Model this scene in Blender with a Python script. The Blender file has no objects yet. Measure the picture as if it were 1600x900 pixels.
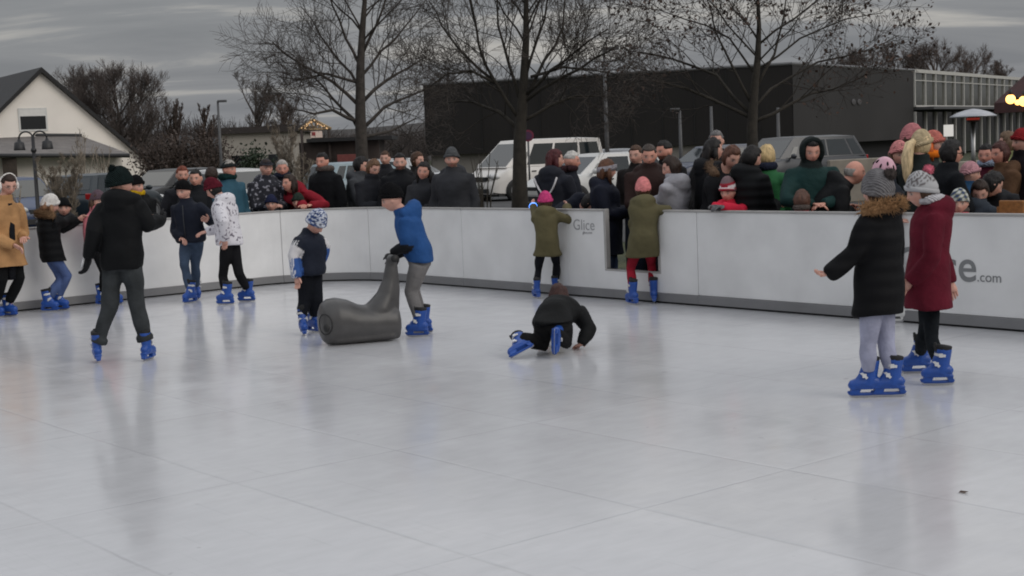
import bpy, math, random
import numpy as np
from math import sin, cos, pi, radians as RAD
random.seed(7); rng = np.random.default_rng(11)
S = bpy.context.scene
COL = S.collection

# ------------------------------------------------------------------ camera model
F_PX, CAM_H, CX, CY = 2241.0, 1.65, 800.0, 450.0
ROLL, PITCH = RAD(-2.3485), RAD(5.6387)
_d = np.array([cos(ROLL), sin(ROLL)]); _n = np.array([-_d[1], _d[0]])
_fw = np.array([0, cos(PITCH), -sin(PITCH)]); _up = np.array([0, sin(PITCH), cos(PITCH)]); _rt = np.array([1.0, 0, 0])
EYE = np.array([0, 0, CAM_H])
def ray(px, py):
    v = np.array([px - CX, py - CY])
    return ((v @ _d) * _rt - (v @ _n) * _up + F_PX * _fw) / F_PX
def ground(px, py, z=0.0):
    r = ray(px, py); return EYE + r * ((z - CAM_H) / r[2])
def at(px, py, Y):
    r = ray(px, py); return EYE + r * (Y / r[1])
def hor(px):          # image row of the horizon in a column
    return 305 + (px + 1064) * (-188 / 4584)

# rink axes: U along the right hand wall (towards the viewer), V along the left hand wall (away)
UA = RAD(-50.49)
U = np.array([cos(UA), sin(UA), 0]); V = np.array([-U[1], U[0], 0])
UL, VR, BAR = -16.20, 10.405, 0.95          # left wall, right wall, barrier height
GZ = -0.10                                  # ground outside the rink
def W(u, v, z=0.0):
    p = U * u + V * v; return np.array([p[0], p[1], z])
def wall_depth(px):
    r = ray(px, 400); r2 = np.array([r[0], r[1], 0]) / r[1]
    c = []
    if r2 @ U < 0: c.append(UL / (r2 @ U))
    if r2 @ V > 0: c.append(VR / (r2 @ V))
    return min(c)

cam = bpy.data.cameras.new('camera'); cam_o = bpy.data.objects.new('camera', cam); COL.objects.link(cam_o)
from mathutils import Matrix, Vector
# image axes in world: right = d.x*rt - d.y... (roll)
xr = _d[0] * _rt - _n[0] * _up
yd = _d[1] * _rt - _n[1] * _up              # image-down direction
M = Matrix(((xr[0], -yd[0], -_fw[0], EYE[0]), (xr[1], -yd[1], -_fw[1], EYE[1]), (xr[2], -yd[2], -_fw[2], EYE[2]), (0, 0, 0, 1)))
cam_o.matrix_world = M
cam.sensor_width = 36; cam.lens = 36 * F_PX / 1600
cam.clip_start = 0.1; cam.clip_end = 3000
cam.dof.use_dof = False
S.camera = cam_o
S.view_settings.view_transform = 'Standard'; S.view_settings.look = 'None'; S.view_settings.exposure = 0
S.cycles.filter_width = 1.9
S.cycles.max_bounces = 6

# ------------------------------------------------------------------ materials
def lin(r, g, b):
    f = lambda c: (c / 255 / 12.92) if c <= 10 else ((c / 255 + .055) / 1.055) ** 2.4
    return (f(r), f(g), f(b))
MATS = {}
def nd(nt, t, **k):
    n = nt.nodes.new(t)
    for a, b in k.items(): setattr(n, a, b)
    return n
def new_mat(name):
    m = bpy.data.materials.new(name); m.use_nodes = True
    nt = m.node_tree; b = nt.nodes['Principled BSDF']
    return m, nt, b
def mat(name, col, rough=.7, var=.15, vs=6.0, bump=0.0, bs=40.0, metal=0.0, spec=.5, kind=None, stretch=None, sheen=0.0):
    """colour with large-scale variation, plus bump of the wanted kind"""
    if name in MATS: return MATS[name]
    m, nt, b = new_mat(name); L = nt.links.new
    tc = nd(nt, 'ShaderNodeTexCoord')
    mp = nd(nt, 'ShaderNodeMapping'); L(tc.outputs['Object'], mp.inputs[0])
    if stretch: mp.inputs['Scale'].default_value = stretch
    n1 = nd(nt, 'ShaderNodeTexNoise'); n1.inputs['Scale'].default_value = vs; n1.inputs['Detail'].default_value = 5
    L(mp.outputs[0], n1.inputs['Vector'])
    mr = nd(nt, 'ShaderNodeMapRange'); mr.inputs['From Min'].default_value = .3; mr.inputs['From Max'].default_value = .7
    mr.inputs['To Min'].default_value = 1 - var; mr.inputs['To Max'].default_value = 1 + var
    L(n1.outputs['Fac'], mr.inputs['Value'])
    mx = nd(nt, 'ShaderNodeVectorMath', operation='SCALE')
    if kind == 'vcol':
        at_ = nd(nt, 'ShaderNodeAttribute'); at_.attribute_name = 'Col'; L(at_.outputs['Color'], mx.inputs[0])
    else:
        mx.inputs[0].default_value = col
    L(mr.outputs[0], mx.inputs['Scale']); L(mx.outputs[0], b.inputs['Base Color'])
    b.inputs['Roughness'].default_value = rough; b.inputs['Metallic'].default_value = metal
    b.inputs['Specular IOR Level'].default_value = spec
    if sheen: b.inputs['Sheen Weight'].default_value = sheen
    if bump:
        bp = nd(nt, 'ShaderNodeBump'); bp.inputs['Strength'].default_value = bump; bp.inputs['Distance'].default_value = .02
        if kind == 'quilt':
            w = nd(nt, 'ShaderNodeTexWave', bands_direction='Z'); w.inputs['Scale'].default_value = bs; w.inputs['Distortion'].default_value = .8
            L(tc.outputs['Object'], w.inputs['Vector']); L(w.outputs['Fac'], bp.inputs['Height'])
        elif kind == 'knit':
            w = nd(nt, 'ShaderNodeTexWave', bands_direction='DIAGONAL'); w.inputs['Scale'].default_value = bs; w.inputs['Distortion'].default_value = 3
            L(tc.outputs['Object'], w.inputs['Vector']); L(w.outputs['Fac'], bp.inputs['Height'])
        else:
            n2 = nd(nt, 'ShaderNodeTexNoise'); n2.inputs['Scale'].default_value = bs; n2.inputs['Detail'].default_value = 4
            L(mp.outputs[0], n2.inputs['Vector']); L(n2.outputs['Fac'], bp.inputs['Height'])
        L(bp.outputs[0], b.inputs['Normal'])
    MATS[name] = m; return m
def cloth(rgb, kind='wool'):
    nm = '%s_%d_%d_%d' % ((kind,) + tuple(rgb)); c = lin(*rgb)
    if kind == 'nylon': return mat(nm, c, .72, .2, 5, .5, 14, spec=.14)
    if kind == 'quilt': return mat(nm, c, .75, .2, 5, .45, 3.6, kind='quilt', spec=.12)
    if kind == 'denim': return mat(nm, c, .9, .3, 7, .5, 18, spec=.15)
    if kind == 'knit': return mat(nm, c, .95, .25, 30, .6, 28, kind='knit', spec=.1)
    if kind == 'fur': return mat(nm, c, .95, .45, 60, .4, 200, spec=.05)
    if kind == 'hair': return mat(nm, c, .55, .35, 45, .5, 60, stretch=(1, 1, .25), spec=.3)
    return mat(nm, c, .92, .22, 6, .55, 20, spec=.15)
VCOL = lambda: mat('painted_cloth', (1, 1, 1), .75, .12, 6, .5, 20, kind='vcol', spec=.2)
def skin_mat():
    if 'skin' in MATS: return MATS['skin']
    m = mat('skin', (1, 1, 1), .55, .06, 25, .1, 120, kind='vcol', spec=.35)
    b = m.node_tree.nodes['Principled BSDF']
    b.inputs['Subsurface Weight'].default_value = 0
    return m
def emit(name, col, s):
    if name in MATS: return MATS[name]
    m, nt, b = new_mat(name); b.inputs['Base Color'].default_value = (*col, 1)
    b.inputs['Emission Color'].default_value = (*col, 1); b.inputs['Emission Strength'].default_value = s
    MATS[name] = m; return m

# ------------------------------------------------------------------ mesh helpers
class MB:
    def __init__(s): s.v = []; s.f = []; s.n = 0
    def add(s, verts, faces):
        o = s.n; s.v.append(np.asarray(verts, float).reshape(-1, 3)); s.f += [tuple(i + o for i in f) for f in faces]; s.n += len(s.v[-1]); return s
    def loft(s, rings, cap=True, closed=True):
        k = len(rings[0]); F = []
        for i in range(len(rings) - 1):
            for j in range(k if closed else k - 1):
                a, b2 = i * k + j, i * k + (j + 1) % k
                F.append((a, b2, b2 + k, a + k))
        if cap and closed:
            F.append(tuple(range(k))[::-1]); o = (len(rings) - 1) * k; F.append(tuple(o + j for j in range(k)))
        return s.add(np.vstack(rings), F)
    def tube(s, pts, rad, n=10, ax=None, flat=1.0, cap=True):
        """tube through pts with radii; ax = fixed side axis and flat = radius ratio across it"""
        pts = [np.asarray(p, float) for p in pts]; R = []
        if not hasattr(rad, '__len__'): rad = [rad] * len(pts)
        pa = None
        for i, p in enumerate(pts):
            t = pts[min(i + 1, len(pts) - 1)] - pts[max(i - 1, 0)]; t = t / (math.sqrt(t[0] * t[0] + t[1] * t[1] + t[2] * t[2]) + 1e-9)
            if ax is not None: a = np.asarray(ax, float)
            elif pa is not None: a = pa
            else: a = np.array([1.0, 0, 0]) if abs(t[0]) < .8 else np.array([0, 1.0, 0])
            a = a - t * (a @ t); a = a / (np.linalg.norm(a) + 1e-9); pa = a
            b2 = np.cross(t, a)
            th = np.linspace(0, 2 * pi, n, endpoint=False)
            R.append(p + rad[i] * (np.outer(np.cos(th), a) + flat * np.outer(np.sin(th), b2)))
        return s.loft(R, cap)
    def ball(s, c, r, n=12, m=8, ax=None):
        """ellipsoid; r scalar or 3, ax 3x3 rows axes"""
        r = np.ones(3) * r; P = [[0, 0, 1]]
        for i in range(1, m):
            z = cos(pi * i / m); q = sin(pi * i / m)
            for j in range(n): P.append([q * cos(2 * pi * j / n), q * sin(2 * pi * j / n), z])
        P.append([0, 0, -1]); P = np.array(P) * r
        if ax is not None: P = P @ np.asarray(ax)
        F = [(0, 1 + j, 1 + (j + 1) % n) for j in range(n)]
        for i in range(m - 2):
            for j in range(n):
                a, b2 = 1 + i * n + j, 1 + i * n + (j + 1) % n; F.append((a, a + n, b2 + n, b2))
        l = len(P) - 1; o = 1 + (m - 2) * n
        F += [(l, o + (j + 1) % n, o + j) for j in range(n)]
        return s.add(P + np.asarray(c, float), F)
    def box(s, c, h, ax=None):
        P = np.array([[x, y, z] for x in (-1, 1) for y in (-1, 1) for z in (-1, 1)], float) * np.asarray(h, float)
        if ax is not None: P = P @ np.asarray(ax, float)
        return s.add(P + np.asarray(c, float), [(0, 1, 3, 2), (4, 6, 7, 5), (0, 4, 5, 1), (2, 3, 7, 6), (0, 2, 6, 4), (1, 5, 7, 3)])
    def box2(s, lo, hi):
        lo, hi = np.asarray(lo, float), np.asarray(hi, float); return s.box((lo + hi) / 2, (hi - lo) / 2)
    def mesh(s, name, smooth=True):
        me = bpy.data.meshes.new(name); me.from_pydata(np.vstack(s.v).tolist(), [], s.f); me.update()
        if smooth: me.polygons.foreach_set('use_smooth', [True] * len(me.polygons))
        return me
def tag(o, label=None, cat=None, group=None, kind=None):
    for k, v in (('label', label), ('category', cat), ('group', group), ('kind', kind)):
        if v: o[k] = v
    return o
def link(name, me, m=None, parent=None, loc=None):
    o = bpy.data.objects.new(name, me); COL.objects.link(o)
    if m is not None and me is not None and not me.materials: me.materials.append(m)
    if parent is not None: o.parent = parent
    if loc is not None: o.location = loc
    return o
def empty(name, loc, rz=0, **k):
    o = bpy.data.objects.new(name, None); COL.objects.link(o); o.location = loc; o.rotation_euler = (0, 0, rz); o.empty_display_size = .2
    return tag(o, **k)
def build(name, mb, m, parent=None, origin=None, smooth=True, bevel=0, auto=None):
    if origin is not None: mb.v = [np.vstack(mb.v) - np.asarray(origin, float)]
    me = mb.mesh(name, smooth); o = link(name, me, m, parent)
    if origin is not None and parent is None: o.location = origin
    if bevel:
        b = o.modifiers.new('bevel', 'BEVEL'); b.width = bevel; b.segments = 2; b.limit_method = 'ANGLE'
    if auto: me.set_sharp_from_angle(angle=RAD(auto))
    return o
def children(o): return list(o.children)
def copy_tree(o, parent=None):
    c = o.copy(); COL.objects.link(c); c.parent = parent
    for ch in children(o): copy_tree(ch, c)
    return c
QUEUE = []
def remeshed(name, mb, m, parent, origin, voxel, smooth=3, post=None):
    """one closed skin over all the pieces of mb (voxel remesh), finished later in one pass"""
    mb.v = [np.vstack(mb.v) - np.asarray(origin, float)]
    me = mb.mesh(name); o = link(name, me, m, parent)
    r = o.modifiers.new('r', 'REMESH'); r.mode = 'VOXEL'; r.voxel_size = voxel; r.use_smooth_shade = True
    if smooth:
        q = o.modifiers.new('s', 'SMOOTH'); q.factor = .5; q.iterations = smooth
    QUEUE.append((o, m, post, np.asarray(origin, float))); return o
def flush():
    dg = bpy.context.evaluated_depsgraph_get(); dg.update()
    for o, m, post, org in QUEUE:
        me = bpy.data.meshes.new_from_object(o.evaluated_get(dg), depsgraph=dg)
        old = o.data; o.modifiers.clear(); o.data = me; me.name = o.name
        bpy.data.meshes.remove(old)
        if not me.materials: me.materials.append(m)
        if post: post(me, org)
        me.polygons.foreach_set('use_smooth', [True] * len(me.polygons))
    QUEUE.clear()
def get_co(me):
    a = np.empty(len(me.vertices) * 3); me.vertices.foreach_get('co', a); return a.reshape(-1, 3)
def set_col(me, C):
    ca = me.color_attributes.new('Col', 'FLOAT_COLOR', 'POINT'); q = np.ones((len(C), 4)); q[:, :3] = C
    ca.data.foreach_set('color', q.ravel())
def wrinkle(amp, freq=18, seed=0):
    def f(me, org):
        co = get_co(me); no = np.empty(len(me.vertices) * 3); me.vertices.foreach_get('normal', no); no = no.reshape(-1, 3)
        r = np.random.default_rng(seed + len(co)); d = np.zeros(len(co))
        for k in range(7):
            w = r.normal(size=3) * np.array([.7, .7, 1.3]); w = w / np.linalg.norm(w) * freq * r.uniform(.5, 2.0)
            d += np.sin(co @ w + r.uniform(0, 6.3) + 1.5 * np.sin(co @ (r.normal(size=3) * freq * .4))) * amp / 3.0
        me.vertices.foreach_set('co', (co + no * d[:, None]).ravel()); me.update()
    return f
UP = np.array([0, 0, 1.0])
def unit(a): a = np.asarray(a, float); return a / (np.linalg.norm(a) + 1e-12)
# ------------------------------------------------------------------ world and light
SUN_EL, SUN_ROT = RAD(32), RAD(125)
w = bpy.data.worlds.new('World'); S.world = w; w.use_nodes = True; nt = w.node_tree; L = nt.links.new
bg = nt.nodes['Background']; sky = nd(nt, 'ShaderNodeTexSky', sky_type='NISHITA'); sky.sun_disc = False; sky.sun_elevation = SUN_EL; sky.sun_rotation = SUN_ROT
sky.air_density = 1.5; sky.dust_density = 4
tc = nd(nt, 'ShaderNodeTexCoord'); sx = nd(nt, 'ShaderNodeSeparateXYZ'); L(tc.outputs['Generated'], sx.inputs[0])
mz = nd(nt, 'ShaderNodeMath', operation='MAXIMUM'); L(sx.outputs['Z'], mz.inputs[0]); mz.inputs[1].default_value = 0
az = nd(nt, 'ShaderNodeMath', operation='ADD'); L(mz.outputs[0], az.inputs[0]); az.inputs[1].default_value = .10
dv = nd(nt, 'ShaderNodeVectorMath', operation='DIVIDE'); L(tc.outputs['Generated'], dv.inputs[0])
cb = nd(nt, 'ShaderNodeCombineXYZ'); [L(az.outputs[0], cb.inputs[i]) for i in range(3)]; L(cb.outputs[0], dv.inputs[1])
mp = nd(nt, 'ShaderNodeMapping'); L(dv.outputs[0], mp.inputs[0]); mp.inputs['Scale'].default_value = (.55, 1.05, .01); mp.inputs['Location'].default_value = (3.1, 1.7, 0)
n1 = nd(nt, 'ShaderNodeTexNoise'); n1.inputs['Scale'].default_value = 1.0; n1.inputs['Detail'].default_value = 7; n1.inputs['Roughness'].default_value = .55; n1.inputs['Distortion'].default_value = .6; L(mp.outputs[0], n1.inputs['Vector'])
cr_ = nd(nt, 'ShaderNodeValToRGB'); e = cr_.color_ramp.elements; e[0].position = .38; e[0].color = (.225, .235, .252, 1); e[1].position = .66; e[1].color = (.50, .485, .46, 1)
m_ = e.new(.535); m_.color = (.275, .283, .298, 1); L(n1.outputs['Fac'], cr_.inputs[0])
gr = nd(nt, 'ShaderNodeMapRange'); gr.inputs['From Min'].default_value = .12; gr.inputs['From Max'].default_value = .75; gr.inputs['To Min'].default_value = 10; gr.inputs['To Max'].default_value = 34; L(sx.outputs['Z'], gr.inputs['Value'])
sc = nd(nt, 'ShaderNodeVectorMath', operation='SCALE'); L(cr_.outputs[0], sc.inputs[0]); L(gr.outputs[0], sc.inputs['Scale'])
mx = nd(nt, 'ShaderNodeMix', data_type='RGBA'); mx.inputs[0].default_value = .94; L(sky.outputs[0], mx.inputs[6]); L(sc.outputs[0], mx.inputs[7]); L(mx.outputs[2], bg.inputs['Color'])
bg.inputs['Strength'].default_value = .093
sun = bpy.data.lights.new('sun', 'SUN'); sun.energy = .84; sun.angle = RAD(40); sun.color = (1, .95, .88); so = bpy.data.objects.new('sun', sun); COL.objects.link(so)
az_ = SUN_ROT; dirv = Vector((sin(az_) * cos(SUN_EL), cos(az_) * cos(SUN_EL), sin(SUN_EL))); so.rotation_euler = dirv.to_track_quat('Z', 'Y').to_euler(); so.location = (0, 0, 30)

# ------------------------------------------------------------------ ice
def ice_mat():
    m, nt, b = new_mat('synthetic_ice'); L = nt.links.new; tc = nd(nt, 'ShaderNodeTexCoord'); mp = nd(nt, 'ShaderNodeMapping'); L(tc.outputs['Object'], mp.inputs[0])
    def noise(s, d, st=(1, 1, 1), dist=0):
        q = nd(nt, 'ShaderNodeMapping'); q.inputs['Scale'].default_value = st; L(mp.outputs[0], q.inputs[0]); n = nd(nt, 'ShaderNodeTexNoise'); n.inputs['Scale'].default_value = s; n.inputs['Detail'].default_value = d; n.inputs['Distortion'].default_value = dist; L(q.outputs[0], n.inputs['Vector']); return n.outputs['Fac']
    def mr(src, a, b_, c, d):
        q = nd(nt, 'ShaderNodeMapRange'); L(src, q.inputs['Value']); [setattr(q.inputs[k], 'default_value', v) for k, v in zip(('From Min', 'From Max', 'To Min', 'To Max'), (a, b_, c, d))]; return q.outputs[0]
    def mul(a, b_):
        q = nd(nt, 'ShaderNodeMath', operation='MULTIPLY'); L(a, q.inputs[0]); L(b_, q.inputs[1]); return q.outputs[0]
    sp = nd(nt, 'ShaderNodeSeparateXYZ'); wob = noise(9, 3); L(mp.outputs[0], sp.inputs[0])
    def seam(src, per, off, wd):
        a = nd(nt, 'ShaderNodeMath', operation='ADD'); L(src, a.inputs[0]); a.inputs[1].default_value = off
        a2 = nd(nt, 'ShaderNodeMath', operation='MULTIPLY_ADD'); L(wob, a2.inputs[0]); a2.inputs[1].default_value = .012; L(a.outputs[0], a2.inputs[2])
        p = nd(nt, 'ShaderNodeMath', operation='PINGPONG'); L(a2.outputs[0], p.inputs[0]); p.inputs[1].default_value = per / 2
        return mr(p.outputs[0], 0, wd, 1, 0)
    s1 = seam(sp.outputs['Y'], 1.005, -3.462, .016); s2 = seam(sp.outputs['X'], 1.93, 4.54, .014)
    mxs = nd(nt, 'ShaderNodeMath', operation='MAXIMUM'); L(s1, mxs.inputs[0]); L(s2, mxs.inputs[1])
    broken = mul(mxs.outputs[0], mr(noise(2.3, 4), .30, .62, .35, 1.0))
    big = mr(noise(.9, 5), .3, .7, .93, 1.04); fine = mr(noise(14, 6, (1, .35, 1)), .3, .7, .955, 1.03)
    scr = mr(noise(16, 5, (.12, 3.2, 1), .6), .60, .80, 0, .085); scr2 = mr(noise(18, 5, (2.9, .10, 1), .6), .61, .80, 0, .08)
    spots = mr(noise(7.5, 2), .755, .79, 0, .2)
    wn = nd(nt, 'ShaderNodeTexWhiteNoise', noise_dimensions='2D'); fl = nd(nt, 'ShaderNodeVectorMath', operation='FLOOR'); sn = nd(nt, 'ShaderNodeMapping'); sn.inputs['Location'].default_value = (4.54 / 1.93, -3.462 / 1.005, 0); sn.inputs['Scale'].default_value = (1 / 1.93, 1 / 1.005, 1); L(mp.outputs[0], sn.inputs[0]); L(sn.outputs[0], fl.inputs[0]); L(fl.outputs[0], wn.inputs['Vector'])
    tile = mr(wn.outputs['Value'], 0, 1, .965, 1.02)
    v = mul(mul(big, fine), tile)
    for d, k in ((broken, .13), (scr, 1), (scr2, 1), (spots, 1)):
        q = nd(nt, 'ShaderNodeMath', operation='MULTIPLY_ADD'); L(d, q.inputs[0]); q.inputs[1].default_value = -k; L(v, q.inputs[2]); v = q.outputs[0]
    s_ = nd(nt, 'ShaderNodeVectorMath', operation='SCALE'); s_.inputs[0].default_value = (.578, .580, .600); L(v, s_.inputs['Scale']); L(s_.outputs[0], b.inputs['Base Color'])
    L(mr(noise(3.2, 5), .3, .7, .11, .20), b.inputs['Roughness']); b.inputs['Specular IOR Level'].default_value = .62
    bp = nd(nt, 'ShaderNodeBump'); bp.inputs['Strength'].default_value = .06; bp.inputs['Distance'].default_value = .01
    hs = nd(nt, 'ShaderNodeMath', operation='SUBTRACT'); L(noise(5, 6), hs.inputs[0]); L(mxs.outputs[0], hs.inputs[1]); L(hs.outputs[0], bp.inputs['Height']); L(bp.outputs[0], b.inputs['Normal'])
    return m
MUV = Matrix(((U[0], V[0], 0, 0), (U[1], V[1], 0, 0), (0, 0, 1, 0), (0, 0, 0, 1)))
RC = 1.3
def path(off=0.0, n=14, u1=3.0, v0=-6.0):
    """the line of the boards in (u,v), off = outwards"""
    P = [(UL - off, v0)]; c = (UL + RC, VR - RC)
    for t in np.linspace(pi, pi / 2, n): P.append((c[0] + (RC + off) * cos(t), c[1] + (RC + off) * sin(t)))
    P.append((u1, VR + off)); return P
ice = MB(); P = path(.05) + [(3.0, -6.0)]
ice.add([(u, v, 0) for u, v in P] + [(u, v, GZ) for u, v in P], [tuple(range(len(P)))[::-1]] + [(i, (i + 1) % len(P), len(P) + (i + 1) % len(P), len(P) + i) for i in range(len(P))])
io = build('ice_rink', ice, ice_mat(), smooth=False); io.matrix_world = MUV; tag(io, kind='structure')

# ------------------------------------------------------------------ boards round the rink
board_m = mat('board_white', (.72, .72, .72), .36, .08, 2.2, .03, 30, spec=.4); cap_m = mat('cap_grey', (.36, .35, .34), .5, .1); kick_m = mat('kick_grey', (.19, .19, .195), .5, .08, 3, .05, 30); gap_m = mat('gap_black', (.012, .012, .012), .8, .1)
bar = empty('rink_barrier', (0, 0, 0), label='white rink boards with grey kick plate and a gap cut in one panel', cat='rink barrier'); bar.matrix_world = MUV
def plen(P): return np.concatenate([[0], np.cumsum([math.dist(P[i], P[i + 1]) for i in range(len(P) - 1)])])
def strip(name, a, b, z0, z1, o0, o1, m, n=9, bev=.004, parent=bar, holes=None):
    """piece of the boards between two path stations"""
    BP = path(0, 24); S_ = plen(BP)
    def pos(s, o):
        i = min(max(np.searchsorted(S_, s) - 1, 0), len(BP) - 2); t = (s - S_[i]) / (S_[i + 1] - S_[i]); p = np.array(BP[i]) * (1 - t) + np.array(BP[i + 1]) * t
        # outward normal from the arc centre when on the arc
        c = np.array([UL + RC, VR - RC]); 
        n_ = np.array([-1.0, 0]) if p[1] <= c[1] else (np.array([0, 1.0]) if p[0] >= c[0] else (p - c) / np.linalg.norm(p - c))
        return p + n_ * o
    ss = [a] + [s for s in np.linspace(a, b, 3)[1:-1]] + [b]
    ss = sorted(set(ss + [s for s in S_[1:-1] if a < s < b])); mb = MB()
    mb.loft([np.array([[*pos(s, o0), z0], [*pos(s, o1), z0], [*pos(s, o1), z1], [*pos(s, o0), z1]]) for s in ss]); return build(name, mb, m, parent, smooth=False, bevel=bev)
BP = path(0, 24); SL = plen(BP); arcA, arcB = SL[1], SL[-2]
s_of_u = lambda u: arcB + (u - (UL + RC)); s_of_v = lambda v: v + 6.0
seams = [s_of_v(v) for v in (-4.2, -2.25, -.3, 1.65, 3.6, 5.55, 7.5, 9.497)] + [(arcA + arcB) / 2 + .55] + [s_of_u(u) for u in (-13.515, -11.62, -9.72, -7.78, -5.85, -3.9, -1.95, 0, 2.0)]
U0, U1, ZG = -11.03, -10.25, .32
seams = [0] + seams + [SL[-1]]
for a, b in zip(seams[:-1], seams[1:]):
    if abs(a - s_of_u(-11.62)) < .01:          # the panel with the gap
        g0, g1 = s_of_u(U0), s_of_u(U1); mb = MB(); y0, y1 = VR, VR + .035
        o = [(-11.618, .107), (-9.722, .107), (-9.722, .93), (U1, .93), (U1, ZG), (U0, ZG), (U0, .93), (-11.618, .93)]
        mb.add([(u, y0, z) for u, z in o] + [(u, y1, z) for u, z in o], [(0, 1, 4, 5), (0, 5, 6, 7), (1, 2, 3, 4), (13, 12, 9, 8), (15, 14, 13, 8), (12, 11, 10, 9)] + [(i + 8, (i + 1) % 8 + 8, (i + 1) % 8, i) for i in range(8)])
        build('panel', mb, board_m, bar, smooth=False)
        for lo, hi in (((U0 - .022, VR - .006, ZG + .002), (U0 + .012, VR + .05, .953)), ((U1 - .012, VR - .006, ZG + .002), (U1 + .022, VR + .05, .953)), ((U0 - .022, VR - .006, ZG - .02), (U1 + .022, VR + .05, ZG))):
            f = MB(); f.box2(lo, hi); build('gap_frame', f, cap_m, bar, smooth=False, bevel=.003)
        strip('cap_rail', a, g0 - .024, .93, .95, -.012, .05, cap_m); strip('cap_rail', g1 + .024, b, .93, .95, -.012, .05, cap_m)
    else:
        strip('panel', a + .0025, b - .0025, .107, .93, 0, .035, board_m); strip('cap_rail', a + .001, b - .001, .93, .95, -.012, .05, cap_m)
    strip('kick_plate', a + .001, b - .001, .018, .105, -.012, .04, kick_m)
    # back supports, outside
    sb = MB(); 
strip('base_gap', 0.01, SL[-1] - .01, .001, .0165, .004, .035, gap_m, bev=0)
def text(name, s, x, z, size, m, parent=bar, y=VR - .003, thin=.0, ref='l'):
    c = bpy.data.curves.new('txt', 'FONT'); c.body = s; c.size = 1; c.extrude = .002; c.offset = thin; c.align_x = 'LEFT'
    o = bpy.data.objects.new('txt', c); COL.objects.link(o); bpy.context.view_layer.update()
    me = bpy.data.meshes.new_from_object(o.evaluated_get(bpy.context.evaluated_depsgraph_get())); bpy.data.objects.remove(o); bpy.data.curves.remove(c)
    co = get_co(me); k = size; w_ = co[:, 0].max() * k
    x0 = x if ref == 'l' else x - w_
    me.vertices.foreach_set('co', np.stack([co[:, 0] * k + x0, y - co[:, 2] * .4, co[:, 1] * k + z], 1).ravel()); me.update()
    return link(name, me, m, parent), w_
lm = mat('logo_grey', (.20, .205, .21), .6, .1); lp = mat('logo_pale', (.33, .33, .34), .6, .1)
text('logo', 'Glice', -6.618, .388, .385, lm, ref='r', thin=.008); text('logo', '.com', -6.612, .39, .115, lm, thin=.0)
text('logo', 'Glice', -11.535, .725, .165, lp, thin=-.004); text('logo', 'glice.com', -11.385, .685, .04, lp)

# ------------------------------------------------------------------ seal
SD = ground(560, 537)[1]
seal_o = np.array([ground(562, 537)[0], SD, 0]); A0, A1 = ground(513, 539), ground(620, 530); ax_ = unit(A1 - A0); sd = np.cross(ax_, UP); Ls_ = np.linalg.norm(A1 - A0)
sm = MB(); X0 = A0
def SP(t, z, s=0): return A0 + ax_ * t + UP * z + sd * s
prof = [(-.075, .20, .02, .02), (-.07, .20, .10, .10), (-.045, .20, .165, .15), (.0, .20, .20, .175), (.08, .205, .205, .19), (.18, .195, .19, .185), (.28, .17, .165, .17), (.40, .16, .155, .165), (.52, .16, .16, .15), (.60, .155, .15, .14), (.635, .15, .14, .12), (.64, .15, .05, .05)]
sm.loft([SP(t, max(z, 0)) + np.outer(np.cos(th), sd) * w_ + np.outer(np.sin(th), UP) * h_ for (t, z, h_, w_) in prof for th in [np.linspace(0, 2 * pi, 28, endpoint=False)]])
sm.tube([SP(.28, .13), SP(.40, .21), SP(.485, .29), SP(.54, .40), SP(.575, .53), SP(.595, .66), SP(.602, .725)], [.10, .135, .13, .095, .068, .057, .052], 18, ax=sd, flat=.92)
sm.tube([SP(.545, .02), SP(.56, .25), SP(.598, .45), SP(.602, .66)], [.10, .085, .064, .05], 16, ax=sd, flat=1.0)
sm.tube([SP(.602, .72, -.12), SP(.602, .725, 0), SP(.602, .72, .12)], [.024, .03, .024], 12)
sm.tube([SP(.05, .05), SP(.57, .05)], [.135, .135], 16, ax=sd, flat=.36)
def seal_post(me, org):
    co = get_co(me); co[:, 2] = np.maximum(co[:, 2], .003); me.vertices.foreach_set('co', co.ravel()); me.update()
seal = empty('skating_aid_seal', A0, 0, label='dark grey plastic seal-shaped skating aid with a raised tail handle', cat='skating aid')
seal_m = mat('seal_plastic', (.064, .062, .062), .36, .22, 5, .10, 10, spec=.45)
remeshed('seal_body', sm, seal_m, seal, A0, .012, 9, seal_post)
flush()
from mathutils.bvhtree import BVHTree
sb_ = [o for o in seal.children if o.name.startswith('seal_body')][0]; bv = BVHTree.FromPolygons([tuple(v.co) for v in sb_.data.vertices], [tuple(p.vertices) for p in sb_.data.polygons])
tocam = sd if sd[1] < 0 else -sd; nf = unit(-ax_ * .62 + tocam * .76); e1 = unit(np.cross(UP, nf)); cf = SP(.0, .195) + tocam * .07
def onseal(p):
    o = p + nf * .6 - A0; h = bv.ray_cast(Vector(o), Vector(-nf)); return (np.array(h[0]) + A0) if h[0] is not None else p
sdm = mat('seal_dark', (.016, .016, .016), .6, .1)
fr = MB(); fr.tube([onseal(cf + e1 * cos(t) * .074 + UP * sin(t) * .088) for t in np.linspace(0, 2 * pi, 41)], [.006] * 41, 8); build('face_ring', fr, sdm, seal, A0)
nz = MB(); nz.ball(onseal(cf + e1 * .02 - UP * .03), (.014, .03, .036), 12, 8, np.array([nf, e1, UP])); build('nose', nz, sdm, seal, A0)
for q in (-1, 1):
    g_ = MB(); a_ = SP(.602, .72, q * .075); b_ = SP(.602, .722, q * .13); g_.tube([a_, b_], [.033, .033], 14); build('grip', g_, sdm, seal, A0)
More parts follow.
